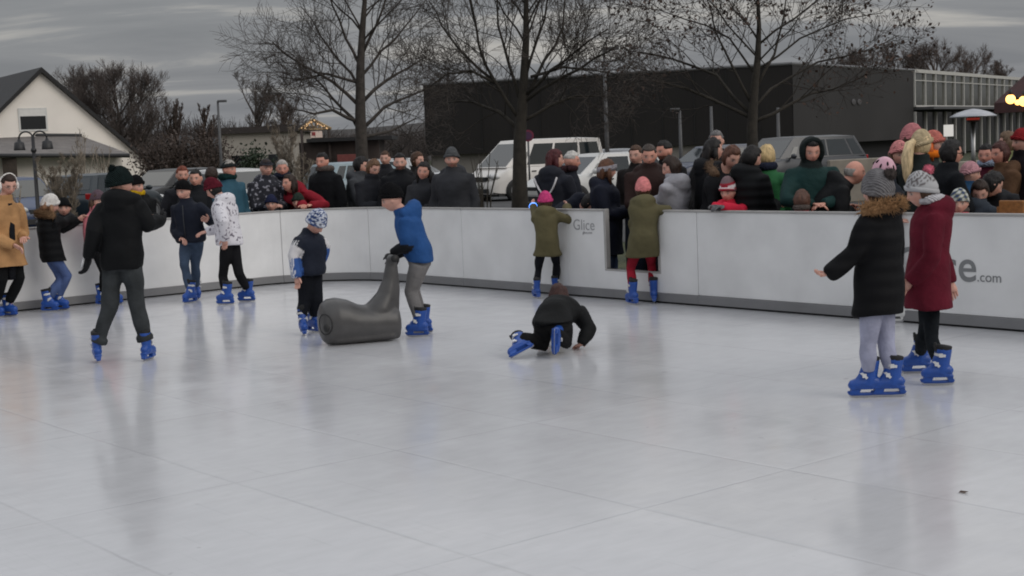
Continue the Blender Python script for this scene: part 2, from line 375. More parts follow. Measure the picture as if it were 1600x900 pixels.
# ------------------------------------------------------------------ ground outside
def base(px, Y, z=GZ):
    p = at(px, 240, Y); return np.array([p[0], p[1], z])
def zat(px, py, Y): return at(px, py, Y)[2]
def gnd_mat(name, a, b_, sc, rough=.95, bump=.6):
    m, nt, b = new_mat(name); L = nt.links.new; tc = nd(nt, 'ShaderNodeTexCoord'); n = nd(nt, 'ShaderNodeTexNoise'); n.inputs['Scale'].default_value = sc; n.inputs['Detail'].default_value = 8; L(tc.outputs['Object'], n.inputs['Vector'])
    r = nd(nt, 'ShaderNodeValToRGB'); r.color_ramp.elements[0].position = .35; r.color_ramp.elements[1].position = .65; r.color_ramp.elements[0].color = (*a, 1); r.color_ramp.elements[1].color = (*b_, 1); L(n.outputs['Fac'], r.inputs[0]); L(r.outputs[0], b.inputs['Base Color'])
    b.inputs['Roughness'].default_value = rough; bp = nd(nt, 'ShaderNodeBump'); bp.inputs['Strength'].default_value = bump; bp.inputs['Distance'].default_value = .05; n2 = nd(nt, 'ShaderNodeTexNoise'); n2.inputs['Scale'].default_value = 30; n2.inputs['Detail'].default_value = 4; L(tc.outputs['Object'], n2.inputs['Vector']); L(n2.outputs['Fac'], bp.inputs['Height']); L(bp.outputs[0], b.inputs['Normal']); MATS[name] = m; return m
g = MB(); g.add([(-900, -120, GZ), (900, -120, GZ), (900, 1600, GZ), (-900, 1600, GZ)], [(0, 1, 2, 3)])
tag(build('ground', g, gnd_mat('winter_grass', (.022, .030, .012), (.055, .060, .026), 1.3), smooth=False), kind='structure')
g = MB(); g.add([(-60, 27, GZ + .004), (70, 23, GZ + .004), (80, 62, GZ + .004), (-60, 66, GZ + .004)], [(0, 1, 2, 3)])
tag(build('car_park', g, gnd_mat('asphalt', (.040, .040, .042), (.062, .062, .064), .8, .85, .3), smooth=False), kind='structure')
def grass_tufts():
    r = np.random.default_rng(9); V_, F_ = [], []
    for k in range(9000):
        if k % 3: v = r.uniform(-5, VR + 3); p = W(UL - .15 - r.exponential(1.6), v)
        else: p = W(r.uniform(UL, 2), VR + .15 + r.exponential(1.3))
        h = r.uniform(.03, .09); a = r.uniform(0, 6.3); d = np.array([cos(a), sin(a), 0]) * .006; t = r.normal(size=2) * .03; i = len(V_)
        V_ += [[p[0] - d[0], p[1] - d[1], GZ], [p[0] + d[0], p[1] + d[1], GZ], [p[0] + t[0], p[1] + t[1], GZ + h]]; F_.append((i, i + 1, i + 2))
    m = MB(); m.add(V_, F_); tag(build('grass', m, mat('grass_blade', (.05, .068, .022), .8, .4, 3), smooth=False), kind='stuff', label='short winter grass just outside the boards', cat='grass')
grass_tufts()

# ------------------------------------------------------------------ trees
def nrm(a): return a / (math.sqrt(a[0] * a[0] + a[1] * a[1] + a[2] * a[2]) + 1e-12)
def twigs(mc, A, B, ra, rb):
    """many thin three-sided twigs at once"""
    A, B = np.asarray(A), np.asarray(B); n = len(A); d = B - A; d /= np.linalg.norm(d, axis=1)[:, None] + 1e-9
    ref = np.where(np.abs(d[:, 2:3]) < .9, [[0, 0, 1.0]], [[1.0, 0, 0]]); u = np.cross(d, ref); u /= np.linalg.norm(u, axis=1)[:, None] + 1e-9; w = np.cross(d, u)
    ra, rb = np.broadcast_to(ra, n)[:, None], np.broadcast_to(rb, n)[:, None]; out = np.empty((n, 6, 3))
    for k, t in enumerate((0, 2 * pi / 3, 4 * pi / 3)): o = u * cos(t) + w * sin(t); out[:, k] = A + o * ra; out[:, 3 + k] = B + o * rb
    base_ = (np.arange(n) * 6)[:, None]; F = np.vstack([base_ + q for q in ([0, 1, 4, 3], [1, 2, 5, 4], [2, 0, 3, 5])])
    mc.add(out.reshape(-1, 3), F.tolist())
def limb(mt, mc, P, r0, r1, lvl, cfg, r):
    """a limb along points P, then side branches of the next level; the last level is made in one go"""
    P = np.array([np.asarray(p, float) for p in P]); n = len(P); rad = np.linspace(r0, r1, n); seg = np.diff(P, axis=0); sl = np.sqrt((seg ** 2).sum(1)) + 1e-9; S_ = np.concatenate([[0], np.cumsum(sl)]); L_ = S_[-1]
    if lvl <= cfg.get('trunk_lvl', 1): mt.tube(P, rad, (9, 6, 4, 3, 3)[min(lvl, 4)], cap=lvl < 1)
    else: twigs(mc, P[:-1], P[1:], rad[:-1], rad[1:])
    if lvl >= cfg['max']: return
    cnt = int(cfg['n'][lvl] * r.uniform(.8, 1.2) + .5)
    if cnt < 1: return
    t0 = cfg.get('t0', .22); T = np.minimum(t0 + (1 - t0) * (np.arange(cnt) + r.uniform(0, 1, cnt)) / cnt, .98); I = np.clip(np.searchsorted(S_, T * L_), 1, n - 1); Q = (T * L_ - S_[I - 1]) / sl[I - 1]
    p = P[I - 1] * (1 - Q[:, None]) + P[I] * Q[:, None]; d = seg[I - 1] / sl[I - 1][:, None]; side = np.cross(d, r.normal(size=(cnt, 3))); side /= np.linalg.norm(side, axis=1)[:, None] + 1e-9
    ang = np.radians(r.uniform(*cfg['ang'], cnt))[:, None]; dd = d * np.cos(ang) + side * np.sin(ang) + UP * cfg['up']; dd /= np.linalg.norm(dd, axis=1)[:, None]
    ln = cfg['len'][lvl] * (1.25 - .65 * T) * r.uniform(.7, 1.25, cnt); rr = np.maximum((rad[I - 1] * (1 - Q) + rad[I] * Q) * cfg.get('rk', .5), cfg['rmin'])
    if lvl + 1 >= cfg['max'] and lvl + 1 > cfg.get('trunk_lvl', 1):
        d2 = dd + r.normal(size=(cnt, 3)) * .22 + UP * cfg.get('bend', .05); d2 /= np.linalg.norm(d2, axis=1)[:, None]; m = p + dd * ln[:, None] * .5; e = m + d2 * ln[:, None] * .5
        twigs(mc, p, m, rr, rr * .8); twigs(mc, m, e, rr * .8, rr * .55)
        if 'leaf' in cfg:
            for k in range(cnt):
                if r.uniform() < cfg.get('lp', .5): cfg['lv'] += [(m[k], e[k])[j % 2] + r.normal(size=3) * .05 for j in range(cfg['leaf'])]
        return
    m_ = 4 if lvl < 2 else 3
    for k in range(cnt):
        x, c = dd[k], p[k]; Pk = [c]
        for j in range(m_): x = nrm(x + r.normal(size=3) * cfg.get('wob', .14) + UP * cfg.get('bend', .05)); c = c + x * ln[k] / m_; Pk.append(c)
        limb(mt, mc, Pk, rr[k], max(rr[k] * .45, cfg['rmin'] * .7), lvl + 1, cfg, r)
def plen3(P): return np.concatenate([[0], np.cumsum([np.linalg.norm(P[i + 1] - P[i]) for i in range(len(P) - 1)])])
bark = mat('bark_dark', (.050, .042, .036), .9, .35, 8, .6, 30); twig_m = mat('twig_dark', (.058, .047, .041), .9, .3, 4); leaf_m = mat('dead_leaf', (.060, .034, .024), .8, .4, 5)
bark_g = mat('bark_greenish', (.032, .027, .021), .9, .35, 8, .6, 30)
def leaves(pts, size, r, m, parent, org, name='leaves'):
    V_, F_ = [], []
    for p in pts:
        a = unit(r.normal(size=3)); b = unit(np.cross(a, r.normal(size=3))); s = size * r.uniform(.6, 1.3); i = len(V_)
        V_ += [p - b * s * .35, p + a * s * .5, p + b * s * .35, p - a * s * .5]; F_.append((i, i + 1, i + 2, i + 3))
    mb = MB(); mb.add(V_, F_); return build(name, mb, m, parent, org, smooth=False)
def hero_tree(label, Y, trunk, limbs, r0, cfg, seed, bm, base_px):
    r = np.random.default_rng(seed); b0 = base(base_px, Y); root = empty('bare_tree', b0, label=label, cat='tree'); mt, mc = MB(), MB()
    X = lambda x, y, d=0: at(x, y, Y + d)
    T = [b0] + [X(*q) for q in trunk]; n = len(T); rad = np.linspace(r0, r0 * .16, n); rad[0] *= 1.25
    cfg = dict(cfg); cfg['lv'] = []
    mt.tube(T, rad, 12); S_ = plen3(T)
    limb(MB(), mc, T[n // 3:], r0 * .45, r0 * .1, 1, dict(cfg, trunk_lvl=-1, n=[0, cfg['n'][0], cfg['n'][2], 3]), r) if False else None
    for L_ in limbs:
        k = r.uniform(-1, 1); ext = abs(L_[-1][0] - L_[0][0]) * Y / F_PX
        P = [X(x, y, k * ext * .9 * i / (len(L_) - 1)) for i, (x, y) in enumerate(L_)]
        # subdivide with a little wobble
        Q = [P[0]]
        for a, b in zip(P[:-1], P[1:]):
            Q += [(a + b) / 2 + r.normal(size=3) * .035 * np.linalg.norm(b - a), b]
        j = int(np.argmin([np.linalg.norm(t - P[0]) for t in T])); rr = rad[j] * .38
        limb(mt, mc, Q, rr, rr * .28, 0, cfg, r)
    top = T[n // 2:]; limb(mt, mc, top, rad[n // 2] * .8, rad[-1], 0, cfg, r)
    build('trunk', mt, bm, root, b0); build('crown', mc, twig_m, root, b0)
    if cfg['lv']: leaves(cfg['lv'], cfg['ls'], r, leaf_m, root, b0)
    return root
C1 = dict(max=3, n=[10, 6, 6], len=[1.45, .8, .48], ang=(28, 62), up=.12, bend=.05, wob=.16, rmin=.0048, rk=.40)
hero_tree('tall bare tree with dense twigs, left of the dark hall', 36, [(566, 255), (563, 180), (563, 110), (566, 50), (570, 0), (571, -60)],
          [[(562, 205), (535, 170), (505, 135), (470, 100)], [(561, 165), (520, 128), (470, 100), (425, 66)], [(562, 140), (530, 95), (500, 55), (470, 10)], [(563, 105), (540, 60), (520, 10), (505, -50)],
           [(568, 200), (600, 168), (640, 150), (680, 135)], [(566, 160), (605, 125), (640, 105), (672, 85)], [(564, 120), (595, 80), (630, 45), (665, 0)], [(566, 85), (590, 35), (605, -10), (620, -60)], [(560, 190), (520, 172), (490, 178), (455, 170)], [(568, 215), (610, 205), (650, 185)], [(563, 130), (510, 115), (470, 125), (435, 120)]],   .185, C1, 21, bark, 567)
hero_tree('tall bare multi-stemmed tree in front of the white van', 27, [(812, 280), (812, 220), (816, 165), (819, 120), (822, 60), (822, 0), (824, -60)],
          [[(814, 190), (775, 130), (748, 70), (735, 0), (728, -40)], [(816, 170), (795, 100), (778, 40), (768, -40)], [(770, 125), (720, 80), (690, 40), (670, 0)], [(817, 160), (850, 95), (880, 40), (900, -30)], [(818, 150), (860, 110), (900, 80), (950, 45)], [(819, 130), (840, 60), (855, 0), (860, -50)],
           [(830, 120), (880, 105), (930, 110), (975, 120)], [(775, 130), (735, 110), (700, 115), (672, 135)], [(812, 205), (780, 175), (740, 160), (700, 160)], [(815, 190), (860, 165), (900, 150), (935, 150)], [(818, 160), (880, 120), (930, 90), (965, 70)]], .155, dict(C1, len=[1.2, .68, .38], rmin=.0045), 33, bark_g, 808)
hero_tree('spreading tree with clumps of withered brown leaves before the dark hall', 29, [(1177, 270), (1175, 200), (1178, 150), (1184, 90), (1186, 40), (1182, -40)],
          [[(1176, 165), (1145, 105), (1118, 50), (1098, -20)], [(1179, 145), (1210, 85), (1224, 30), (1228, -30)], [(1176, 180), (1120, 118), (1050, 92), (975, 78)], [(1177, 170), (1240, 118), (1320, 88), (1405, 55)], [(1182, 110), (1250, 60), (1320, 30), (1380, 20)], [(1182, 120), (1140, 60), (1070, 30), (1010, 0)],
           [(1176, 185), (1100, 150), (1040, 130), (1000, 125)], [(1177, 190), (1240, 160), (1300, 140), (1350, 120)], [(1185, 70), (1240, 30), (1290, -10), (1330, -40)], [(1184, 60), (1150, 20), (1130, -30)]], .15, dict(C1, n=[9, 5, 5], len=[1.4, .75, .40], rmin=.005, lp=.45, leaf=2, ls=.085), 45, bark_g, 1178)
def far_tree(label, px, Y, hpx, wpx, seed, group=None, dens=1.0, col=None, name='bare_tree', bush=False, cfg_=None):
    """a bare tree some way off: crown hpx tall, wpx wide in the photograph"""
    r = np.random.default_rng(seed); b0 = base(px, Y); top = zat(px, hpx, Y); h = top - GZ; w_ = wpx * Y / F_PX / 2; root = empty(name, b0, label=label, cat='bush' if bush else 'tree', group=group); mt, mc = MB(), MB()
    k = h / 5.0; cfg = dict(max=3, n=[int(7 * dens), int(4 * dens + .5), 6], len=[w_ * .55, w_ * .30, w_ * .17], ang=(22, 55), up=.3, bend=.1, wob=.15, rmin=.0065 * Y / 60, rk=.45, trunk_lvl=0)
    if cfg_: cfg.update(cfg_)
    if bush:
        for i in range(int(9 * dens) + 3):
            a = r.uniform(0, 6.3); q = w_ * r.uniform(.3, 1); P = [b0 + np.array([cos(a), sin(a), 0]) * .1, b0 + np.array([cos(a) * q * .45, sin(a) * q * .45, h * .5]), b0 + np.array([cos(a) * q, sin(a) * q, h * r.uniform(.75, 1.0)])]
            limb(mt, mc, P, .02 * k + .008, .006, 0, cfg, r)
    else:
        T = [b0, b0 + UP * h * .3, b0 + UP * h * .62 + r.normal(size=3) * .1, b0 + UP * h * .93]; mt.tube(T, [.13 * k, .10 * k, .06 * k, .015], 8)
        for i in range(int(11 * dens)):
            t = r.uniform(.16, .75); a = r.uniform(0, 6.3); q = w_ * r.uniform(.6, 1.0) * (1.1 - .75 * max(t - .3, 0)); p = b0 + UP * h * t
            P = [p, p + np.array([cos(a) * q * .5, sin(a) * q * .5, h * .16]), p + np.array([cos(a) * q * .95, sin(a) * q * .95, h * min(.40, .97 - t) * r.uniform(.6, 1)])]
            limb(mt, mc, P, .05 * k, .012 * k, 0, cfg, r)
        limb(mt, mc, T[1:], .08 * k, .012, 0, cfg, r)
    m2 = col or twig_m
    if bush: mt.v += mc.v; off = mt.n; mt.f += [tuple(i + off for i in f) for f in mc.f]; mt.n += mc.n; build('stems', mt, m2, root, b0)
    else: build('trunk', mt, bark if not col else col, root, b0); build('crown', mc, m2, root, b0)
    return root
tw_br = mat('twig_brown', (.085, .062, .052), .9, .3, 4); tw_pale = mat('twig_pale', (.21, .175, .135), .9, .35, 6); tw_grey = mat('twig_grey', (.075, .062, .055), .9, .3, 4)
far_tree('broad bare tree with a dense dark crown right of the white house', 186, 88, 116, 150, 3, dens=1.75, col=mat('twig_umber', (.098, .080, .072), .9, .3, 3))
far_tree('narrow upright bare tree, left one of the pair before the grey gables', 275, 90, 158, 44, 4, dens=1.2, col=tw_br, cfg_=dict(ang=(12, 30)))
far_tree('narrow upright bare tree, right one of the pair before the grey gables', 323, 90, 165, 36, 5, dens=1.2, col=tw_br, cfg_=dict(ang=(12, 30)))
far_tree('loose bare tree beside the slender street lamp', 402, 95, 116, 78, 6, dens=1.1, col=tw_grey)
far_tree('low bare tree between the street lamp and the gold lattice hut', 445, 90, 150, 70, 7, dens=1.2, col=tw_br)
for i, (px, py, wd, Y) in enumerate(((1345, 84, 90, 125), (1405, 80, 90, 130), (1462, 74, 100, 128), (1520, 86, 90, 132), (1560, 98, 60, 130))):
    far_tree(('bare tree with reddish twigs over the dark hall roof, leftmost of the row', 'second bare tree from the left over the hall roof', 'tallest bare tree over the pale glazed front', 'bare tree over the pale glazed front, second from the right', 'smallest bare tree at the right end over the glazed front')[i], px, Y, py, wd, 50 + i, group='bare trees behind the hall', dens=1.25, col=tw_br, cfg_=dict(up=.15))
for i, (px, Y, py, wd) in enumerate(((95, 30, 252, 70), (125, 45, 205, 60), (160, 46, 225, 50), (20, 36, 285, 30))):
    far_tree(('tangled pale bare shrub in front of the white house', 'thin young bare shrub with tall stems against the gable wall', 'thin bare shrub against the right end of the gable wall', 'small bare shrub by the blue car')[i], px, Y, py, wd, 70 + i, group='bare shrubs before the house', dens=.75 if i else 1.3, col=tw_pale, name='bare_shrub', bush=True, cfg_=dict(rmin=.004 * Y / 30 + .001, max=2 if i else 3))
far_tree('pale dry shrub left of the gold lattice hut', 447, 52, 190, 50, 81, dens=1.2, col=tw_pale, name='dry_shrub', bush=True)
far_tree('low pale dry shrub in front of the gold lattice hut', 470, 45, 235, 40, 82, dens=1.0, col=tw_pale, name='dry_shrub', bush=True)
far_tree('thin leafless shrub in front of the white van bonnet', 752, 25, 225, 60, 83, dens=.6, col=bark_g, name='bare_shrub', bush=True, cfg_=dict(max=1, rmin=.006))
def leafy_bush(label, px, Y, py, wpx, seed):
    r = np.random.default_rng(seed); b0 = base(px, Y); h = zat(px, py, Y) - GZ; w_ = wpx * Y / F_PX / 2; root = empty('evergreen_bush', b0, label=label, cat='bush'); mt = MB(); pts = []
    for i in range(60):
        a = r.uniform(0, 6.3); q = w_ * math.sqrt(r.uniform(0, 1)); z = h * r.uniform(.12, 1) * (1 - .5 * (q / w_) ** 2); c = b0 + np.array([cos(a) * q, sin(a) * q, z]); mt.tube([b0 + UP * .05, (b0 + c) / 2 + UP * z * .15, c], [.03, .02, .006], 4)
        pts += [c + r.normal(size=3) * np.array([.16, .16, .20]) for _ in range(160)]
    build('stems', mt, bark, root, b0); leaves([p for p in pts if p[2] > GZ], .10, r, mat('evergreen_leaf', (.018, .034, .014), .7, .5, 3), root, b0)
leafy_bush('dark evergreen bush behind the boy in the speckled jacket', 396, 42, 234, 66, 91)
def hedge(label, px0, px1, Y, py, seed, n, colm):
    r = np.random.default_rng(seed); A, B = base(px0, Y), base(px1, Y); b0 = (A + B) / 2; h = zat((px0 + px1) / 2, py, Y) - GZ; root = empty('brown_hedge', b0, label=label, cat='hedge'); mt, pts = MB(), []
    for i in range(n):
        p = A + (B - A) * r.uniform(0, 1) + np.array([0, r.normal() * .4, 0]); hh_ = h * r.uniform(.7, 1.03); d = unit(UP + r.normal(size=3) * .22); mt.tube([p, p + d * hh_ * .5, p + unit(d + r.normal(size=3) * .15) * hh_], [.03, .02, .008], 3, cap=False)
        for k in range(26): pts.append(p + d * hh_ * r.uniform(.05, 1) + r.normal(size=3) * .22)
    build('stems', mt, tw_br, root, b0); leaves([p for p in pts if p[2] > GZ], .16, r, colm, root, b0)
hedge('long brown winter hedge behind the parked black car', 226, 350, 78, 208, 5, 260, mat('hedge_leaf', (.062, .046, .039), .85, .5, 2))

# hill and far woods
hm = MB(); xs = np.linspace(-420, 420, 60); rows = []
for j, (Y, k) in enumerate(((230, 0), (280, .55), (340, 1.0), (460, 1.1))):
    rows.append([(x, Y, GZ - .3 + k * (8.0 + 2.6 * sin(x * .017 + 1) + 1.4 * sin(x * .051))) for x in xs])
hm.loft([np.array(q) for q in rows], cap=False, closed=False)
tag(build('hill', hm, gnd_mat('hill_brown', (.022, .019, .018), (.040, .034, .030), .05)), kind='structure')
wm = MB(); r = np.random.default_rng(8)
for k in range(2600):
    x = r.uniform(-130, 10); Y = r.uniform(150, 225); p = np.array([x, Y, GZ]); h = r.uniform(4.5, 8.0) * (.85 + .25 * sin(x * .09)); d = unit(UP + r.normal(size=3) * .06); c = p + d * h * .55
    wm.tube([p, c], [.14, .08], 3, cap=False)
    for q in range(7): wm.tube([p + d * h * r.uniform(.3, .7), p + d * h * r.uniform(.75, 1) + r.normal(size=3) * np.array([1.0, 1.0, .3])], [.06, .02], 3, cap=False)
tag(build('far_woodland', wm, mat('far_twig', (.046, .038, .036), .95, .3, .1), smooth=False), kind='stuff', label='bare brown woodland along the far horizon at the left', cat='woodland')

# ------------------------------------------------------------------ buildings
plaster = mat('plaster_white', (.86, .81, .745), .9, .06, .6, .15, 60); rooft = mat('roof_dark', (.012, .0115, .0125), .7, .25, 3, .5, 12, stretch=(1, 1, 3)); dark_trim = mat('trim_dark', (.03, .03, .032), .6, .1); pane_m = mat('pane_dark', (.012, .014, .016), .12, .1, spec=.6)
def frame_mb(mb, o, ex, ez, n, x0, x1, z0, z1, w_, d0, d1):
    for a, b, c, d in ((x0, x1, z0, z0 + w_), (x0, x1, z1 - w_, z1), (x0, x0 + w_, z0 + w_, z1 - w_), (x1 - w_, x1, z0 + w_, z1 - w_)):
        mb.box(o + ex * (a + b) / 2 + ez * (c + d) / 2 + n * (d0 + d1) / 2, ((b - a) / 2, (d - c) / 2, (d1 - d0) / 2), np.array([ex, ez, n]))
def house():
    Y = 80; ap = at(72, 105, Y); a = RAD(33); ex = np.array([cos(a), sin(a), 0]); n = np.array([sin(a), -cos(a), 0]); bk = -n; gx = base(72, Y); hw = 6.0; ez_ = ap[2] - GZ; ev = ez_ - hw * .90; Ld = 13
    root = empty('white_house', gx, rz=0, label='white gabled house with a dark roof and a half-shuttered attic window', cat='house'); o = gx
    w_ = MB(); P2 = lambda x, z, d=0: o + ex * x + UP * z + bk * d
    prof = [(-hw + .25, 0), (hw - .25, 0), (hw - .25, ev + .1), (0, ez_ - .25), (-hw + .25, ev + .1)]
    w_.loft([np.array([P2(x, z, 0) for x, z in prof]), np.array([P2(x, z, Ld) for x, z in prof])]); build('wall', w_, plaster, root, gx, smooth=False)
    rf = MB()
    for s_ in (-1, 1):
        q = np.array([s_ * hw, ev - .15]); t = np.array([0, ez_]); rf.loft([np.array([P2(q[0], q[1], d), P2(t[0], t[1], d), P2(t[0], t[1] - .28, d), P2(q[0], q[1] - .22, d)]) for d in (-.35, Ld + .3)])
    ro = build('roof', rf, rooft, root, gx, smooth=False)
    for (d, t) in ((5.2, .45),):       # roof light on the left slope
        c = P2(-hw * t, ez_ - hw * .9 * t + .05, d); sl = unit(ex * hw + UP * hw * .9); nn = unit(np.cross(sl, bk)); nn = nn if nn[2] > 0 else -nn; f = MB(); f.box(c + nn * .04, (.75, .6, .06), np.array([sl, bk, nn])); so_ = build('skylight', f, mat('skylight_frame', (.5, .5, .48), .4, .05), ro, gx, smooth=False); p = MB(); p.box(c + nn * .09, (.62, .48, .02), np.array([sl, bk, nn])); build('pane', p, mat('skylight_pane', (.30, .36, .40), .15, .05), so_, gx, smooth=False)
    wz = zat(54, 205, Y) - GZ; k = 1.0 / .84; wx0 = (at(36, 190, Y) - o)[0] * k; wx1 = (at(73, 190, Y) - o)[0] * k; zt = zat(54, 169, Y) - GZ
    f = MB(); frame_mb(f, o, ex, UP, n, wx0, wx1, wz, zt, .09, -.02, .05); wf = build('window', f, mat('frame_white', (.62, .62, .6), .5, .05), root, gx, smooth=False)
    p = MB(); p.box(P2((wx0 + wx1) / 2, (wz + zt) / 2, -.01), ((wx1 - wx0) / 2 - .05, (zt - wz) / 2 - .05, .012), np.array([ex, UP, n])); build('pane', p, pane_m, wf, gx, smooth=False)
    p = MB(); p.box(P2((wx0 + wx1) / 2, zt - (zt - wz) * .18, -.035), ((wx1 - wx0) / 2 - .06, (zt - wz) * .17, .012), np.array([ex, UP, n])); build('blind', p, mat('blind_white', (.70, .69, .66), .7, .05), wf, gx, smooth=False)
    # low annex with a shallow grey roof
    q0, q1 = at(-60, 240, 72), at(203, 240, 76); b0, b1 = at(-60, 212, 79.2), at(128, 213, 80.2); rm = MB(); 
    rm.add([q0, q1, b1, b0, q0 - UP * .16, q1 - UP * .16, b1 - UP * .16, b0 - UP * .16], [(0, 1, 2, 3), (7, 6, 5, 4), (0, 4, 5, 1), (1, 5, 6, 2), (2, 6, 7, 3), (3, 7, 4, 0)]); build('annex_roof', rm, mat('annex_roof_grey', (.145, .132, .125), .8, .2, 2, .4, 20), root, gx, smooth=False)
    gt = MB(); gt.tube([q0 - UP * .1 - np.array([0, .1, 0]), q1 - UP * .1 - np.array([0, .1, 0])], [.11, .11], 8); build('gutter', gt, dark_trim, root, gx)
    rg = MB(); rg.tube([b0 + UP * .06, b1 + UP * .04], [.12, .12], 6); build('ridge_strip', rg, dark_trim, root, gx)
    am = MB(); i0, i1 = base(-60, 73.2), base(190, 76.8); bb0, bb1 = base(-60, 79), base(185, 81); tz = q0[2] - .1 - GZ
    am.loft([np.array([i0, i1, bb1, bb0]), np.array([i0, i1, bb1, bb0]) + UP * tz]); build('annex_wall', am, plaster, root, gx, smooth=False)
    dm = MB(); c = base(14, 73.3); dm.box(c + UP * 1.1 + np.array([0, -.03, 0]), (.35, .05, 1.1)); d_ = build('door', dm, mat('door_brown', (.06, .045, .035), .6, .2), root, gx, smooth=False); hm_ = MB(); hm_.ball(c + UP * 1.05 + np.array([.26, -.1, 0]), .04); build('handle', hm_, mat('steel_grey', (.3, .3, .3), .35, .1, metal=1), d_, gx)
house()
def hall():
    Yl, Yc, Yr = 82, 75, 89.5; A, B, Cc = base(666, Yl), base(1240, Yc), base(1428, Yr); top = zat(1240, 100, Yc); root = empty('dark_hall', B, label='long dark clad hall with a pale plinth and a flat roof', cat='building')
    clad = mat('clad_dark', (.016, .0138, .0128), .6, .25, .25, .0, spec=.3); clad2 = mat('clad_grey', (.034, .032, .032), .55, .15, .3, .0, spec=.3)
    back = np.array([0, 34.0, 0])
    def seamed(m, sx, sz):
        nt = m.node_tree; L = nt.links.new; b = nt.nodes['Principled BSDF']; tc = [n for n in nt.nodes if n.type == 'TEX_COORD'][0]; w_ = nd(nt, 'ShaderNodeTexWave', bands_direction='X', wave_profile='SAW'); w_.inputs['Scale'].default_value = sx; L(tc.outputs['Object'], w_.inputs['Vector']); bp = nd(nt, 'ShaderNodeBump'); bp.inputs['Strength'].default_value = .6; bp.inputs['Distance'].default_value = .05; L(w_.outputs['Fac'], bp.inputs['Height']); L(bp.outputs[0], b.inputs['Normal'])
    seamed(clad, .5, 1); seamed(clad2, .3, 1)
    zl = zat(800, 238, 79)
    m1 = MB(); m1.loft([np.array([A, B, B + back, A + back]) * [1, 1, 0] + UP * zl, np.array([A, B, B + back, A + back]) * [1, 1, 0] + UP * top]); build('cladding', m1, clad, root, B, smooth=False)
    m2 = MB(); zr = zat(1330, 222, 82); off = np.array([.03, -.03, 0]); D_ = Cc - B; nn = unit(np.cross(UP, unit(D_))); nn = -nn if nn[1] > 0 else nn; B2, C2 = B + nn * .02 + unit(D_) * .02, Cc + nn * .02
    m2.loft([np.array([B2, C2, C2 - nn * 2, B2 - nn * 2 + unit(D_) * 2.5]) * [1, 1, 0] + UP * zr, np.array([B2, C2, C2 - nn * 2, B2 - nn * 2 + unit(D_) * 2.5]) * [1, 1, 0] + UP * (top - .02)]); build('cladding', m2, clad2, root, B, smooth=False)
    # projecting seams of the panels
    sm_ = MB(); ab = unit(B - A); n1_ = np.cross(ab, UP); n1_ = -n1_ if n1_[1] > 0 else n1_
    for k in range(1, 12):
        p = A + (B - A) * k / 12; sm_.box(p * [1, 1, 0] + UP * (zl + top) / 2 + n1_ * .01, (.025, .02, (top - zl) / 2 - .05), np.array([ab, n1_, UP]))
    build('panel_joint', sm_, mat('joint_black', (.006, .006, .006), .7, .1), root, B, smooth=False)['kind'] = 'stuff'
    pm = MB(); A3, B3 = A + np.array([.3, .3, 0]), B + np.array([-.3, .3, 0]); pm.loft([np.array([A3, B3, B3 + back * .9, A3 + back * .9]) * [1, 1, 0] + UP * GZ, np.array([A3, B3, B3 + back * .9, A3 + back * .9]) * [1, 1, 0] + UP * (zl + .0)]); build('plinth', pm, mat('concrete_pale', (.21, .195, .175), .9, .15, 1, .3, 10), root, B, smooth=False)
    cm = MB(); cm.tube([A * [1, 1, 0] + UP * (top + .03), B * [1, 1, 0] + UP * (top + .03), Cc * [1, 1, 0] + UP * (top + .03)], [.09] * 3, 6); build('roof_edge', cm, mat('edge_metal', (.13, .13, .135), .4, .1), root, B, smooth=False)
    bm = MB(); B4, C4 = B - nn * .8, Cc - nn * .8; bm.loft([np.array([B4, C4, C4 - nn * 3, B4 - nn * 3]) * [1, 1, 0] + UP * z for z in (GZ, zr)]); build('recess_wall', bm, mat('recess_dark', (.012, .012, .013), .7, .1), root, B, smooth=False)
    sg = MB(); p = at(1320, 160, 81.5); p = B + D_ * .48 + UP * (p[2] - GZ) + nn * .05
    # a small pale emblem on the grey part
    for k, s_ in ((-1, .35), (1, .35)): sg.ball(p + unit(D_) * k * .42, (.30, .03, .18), 12, 8, np.array([unit(D_), nn, UP]))
    build('emblem', sg, mat('emblem_grey', (.075, .072, .075), .6, .1), root, B)
    # glazed wing
    G = np.array([39.5, 112.0, GZ]); g0 = Cc + unit(D_) * .05; gd = unit(G - Cc); gl = np.linalg.norm(G - Cc) + 8; gn = np.cross(gd, UP); gn = -gn if gn[1] > 0 else gn
    root2 = empty('glazed_wing', g0, label='two-storey glazed front with pale frames and a canopy, at the end of the dark hall', cat='building'); z1 = zat(1428, 167, Yr); fw_ = mat('frame_pale', (.50, .49, .46), .5, .1)
    ax = np.array([gd, gn, UP])
    def gb(name, x0, x1, z0, z1_, d0, d1, m, par=root2):
        b = MB(); b.box(g0 * [1, 1, 0] + gd * (x0 + x1) / 2 + gn * (d0 + d1) / 2 + UP * (z0 + z1_) / 2, ((x1 - x0) / 2, (d1 - d0) / 2, (z1_ - z0) / 2), ax); return build(name, b, m, par, g0, smooth=False)
    gb('wall', 0, gl, GZ, top - .1, -6, -.6, mat('wing_inside', (.05, .047, .04), .8, .3, .4)); gb('roof_beam', 0, gl, top - .12, top + .1, -6, .12, fw_); gb('canopy', .2, gl, z1 - .18, z1 - .02, -.3, 1.2, mat('canopy_grey', (.085, .085, .09), .6, .1))
    pan = mat('pane_olive', (.052, .052, .040), .12, .4, .5, spec=.6); n_ = 15
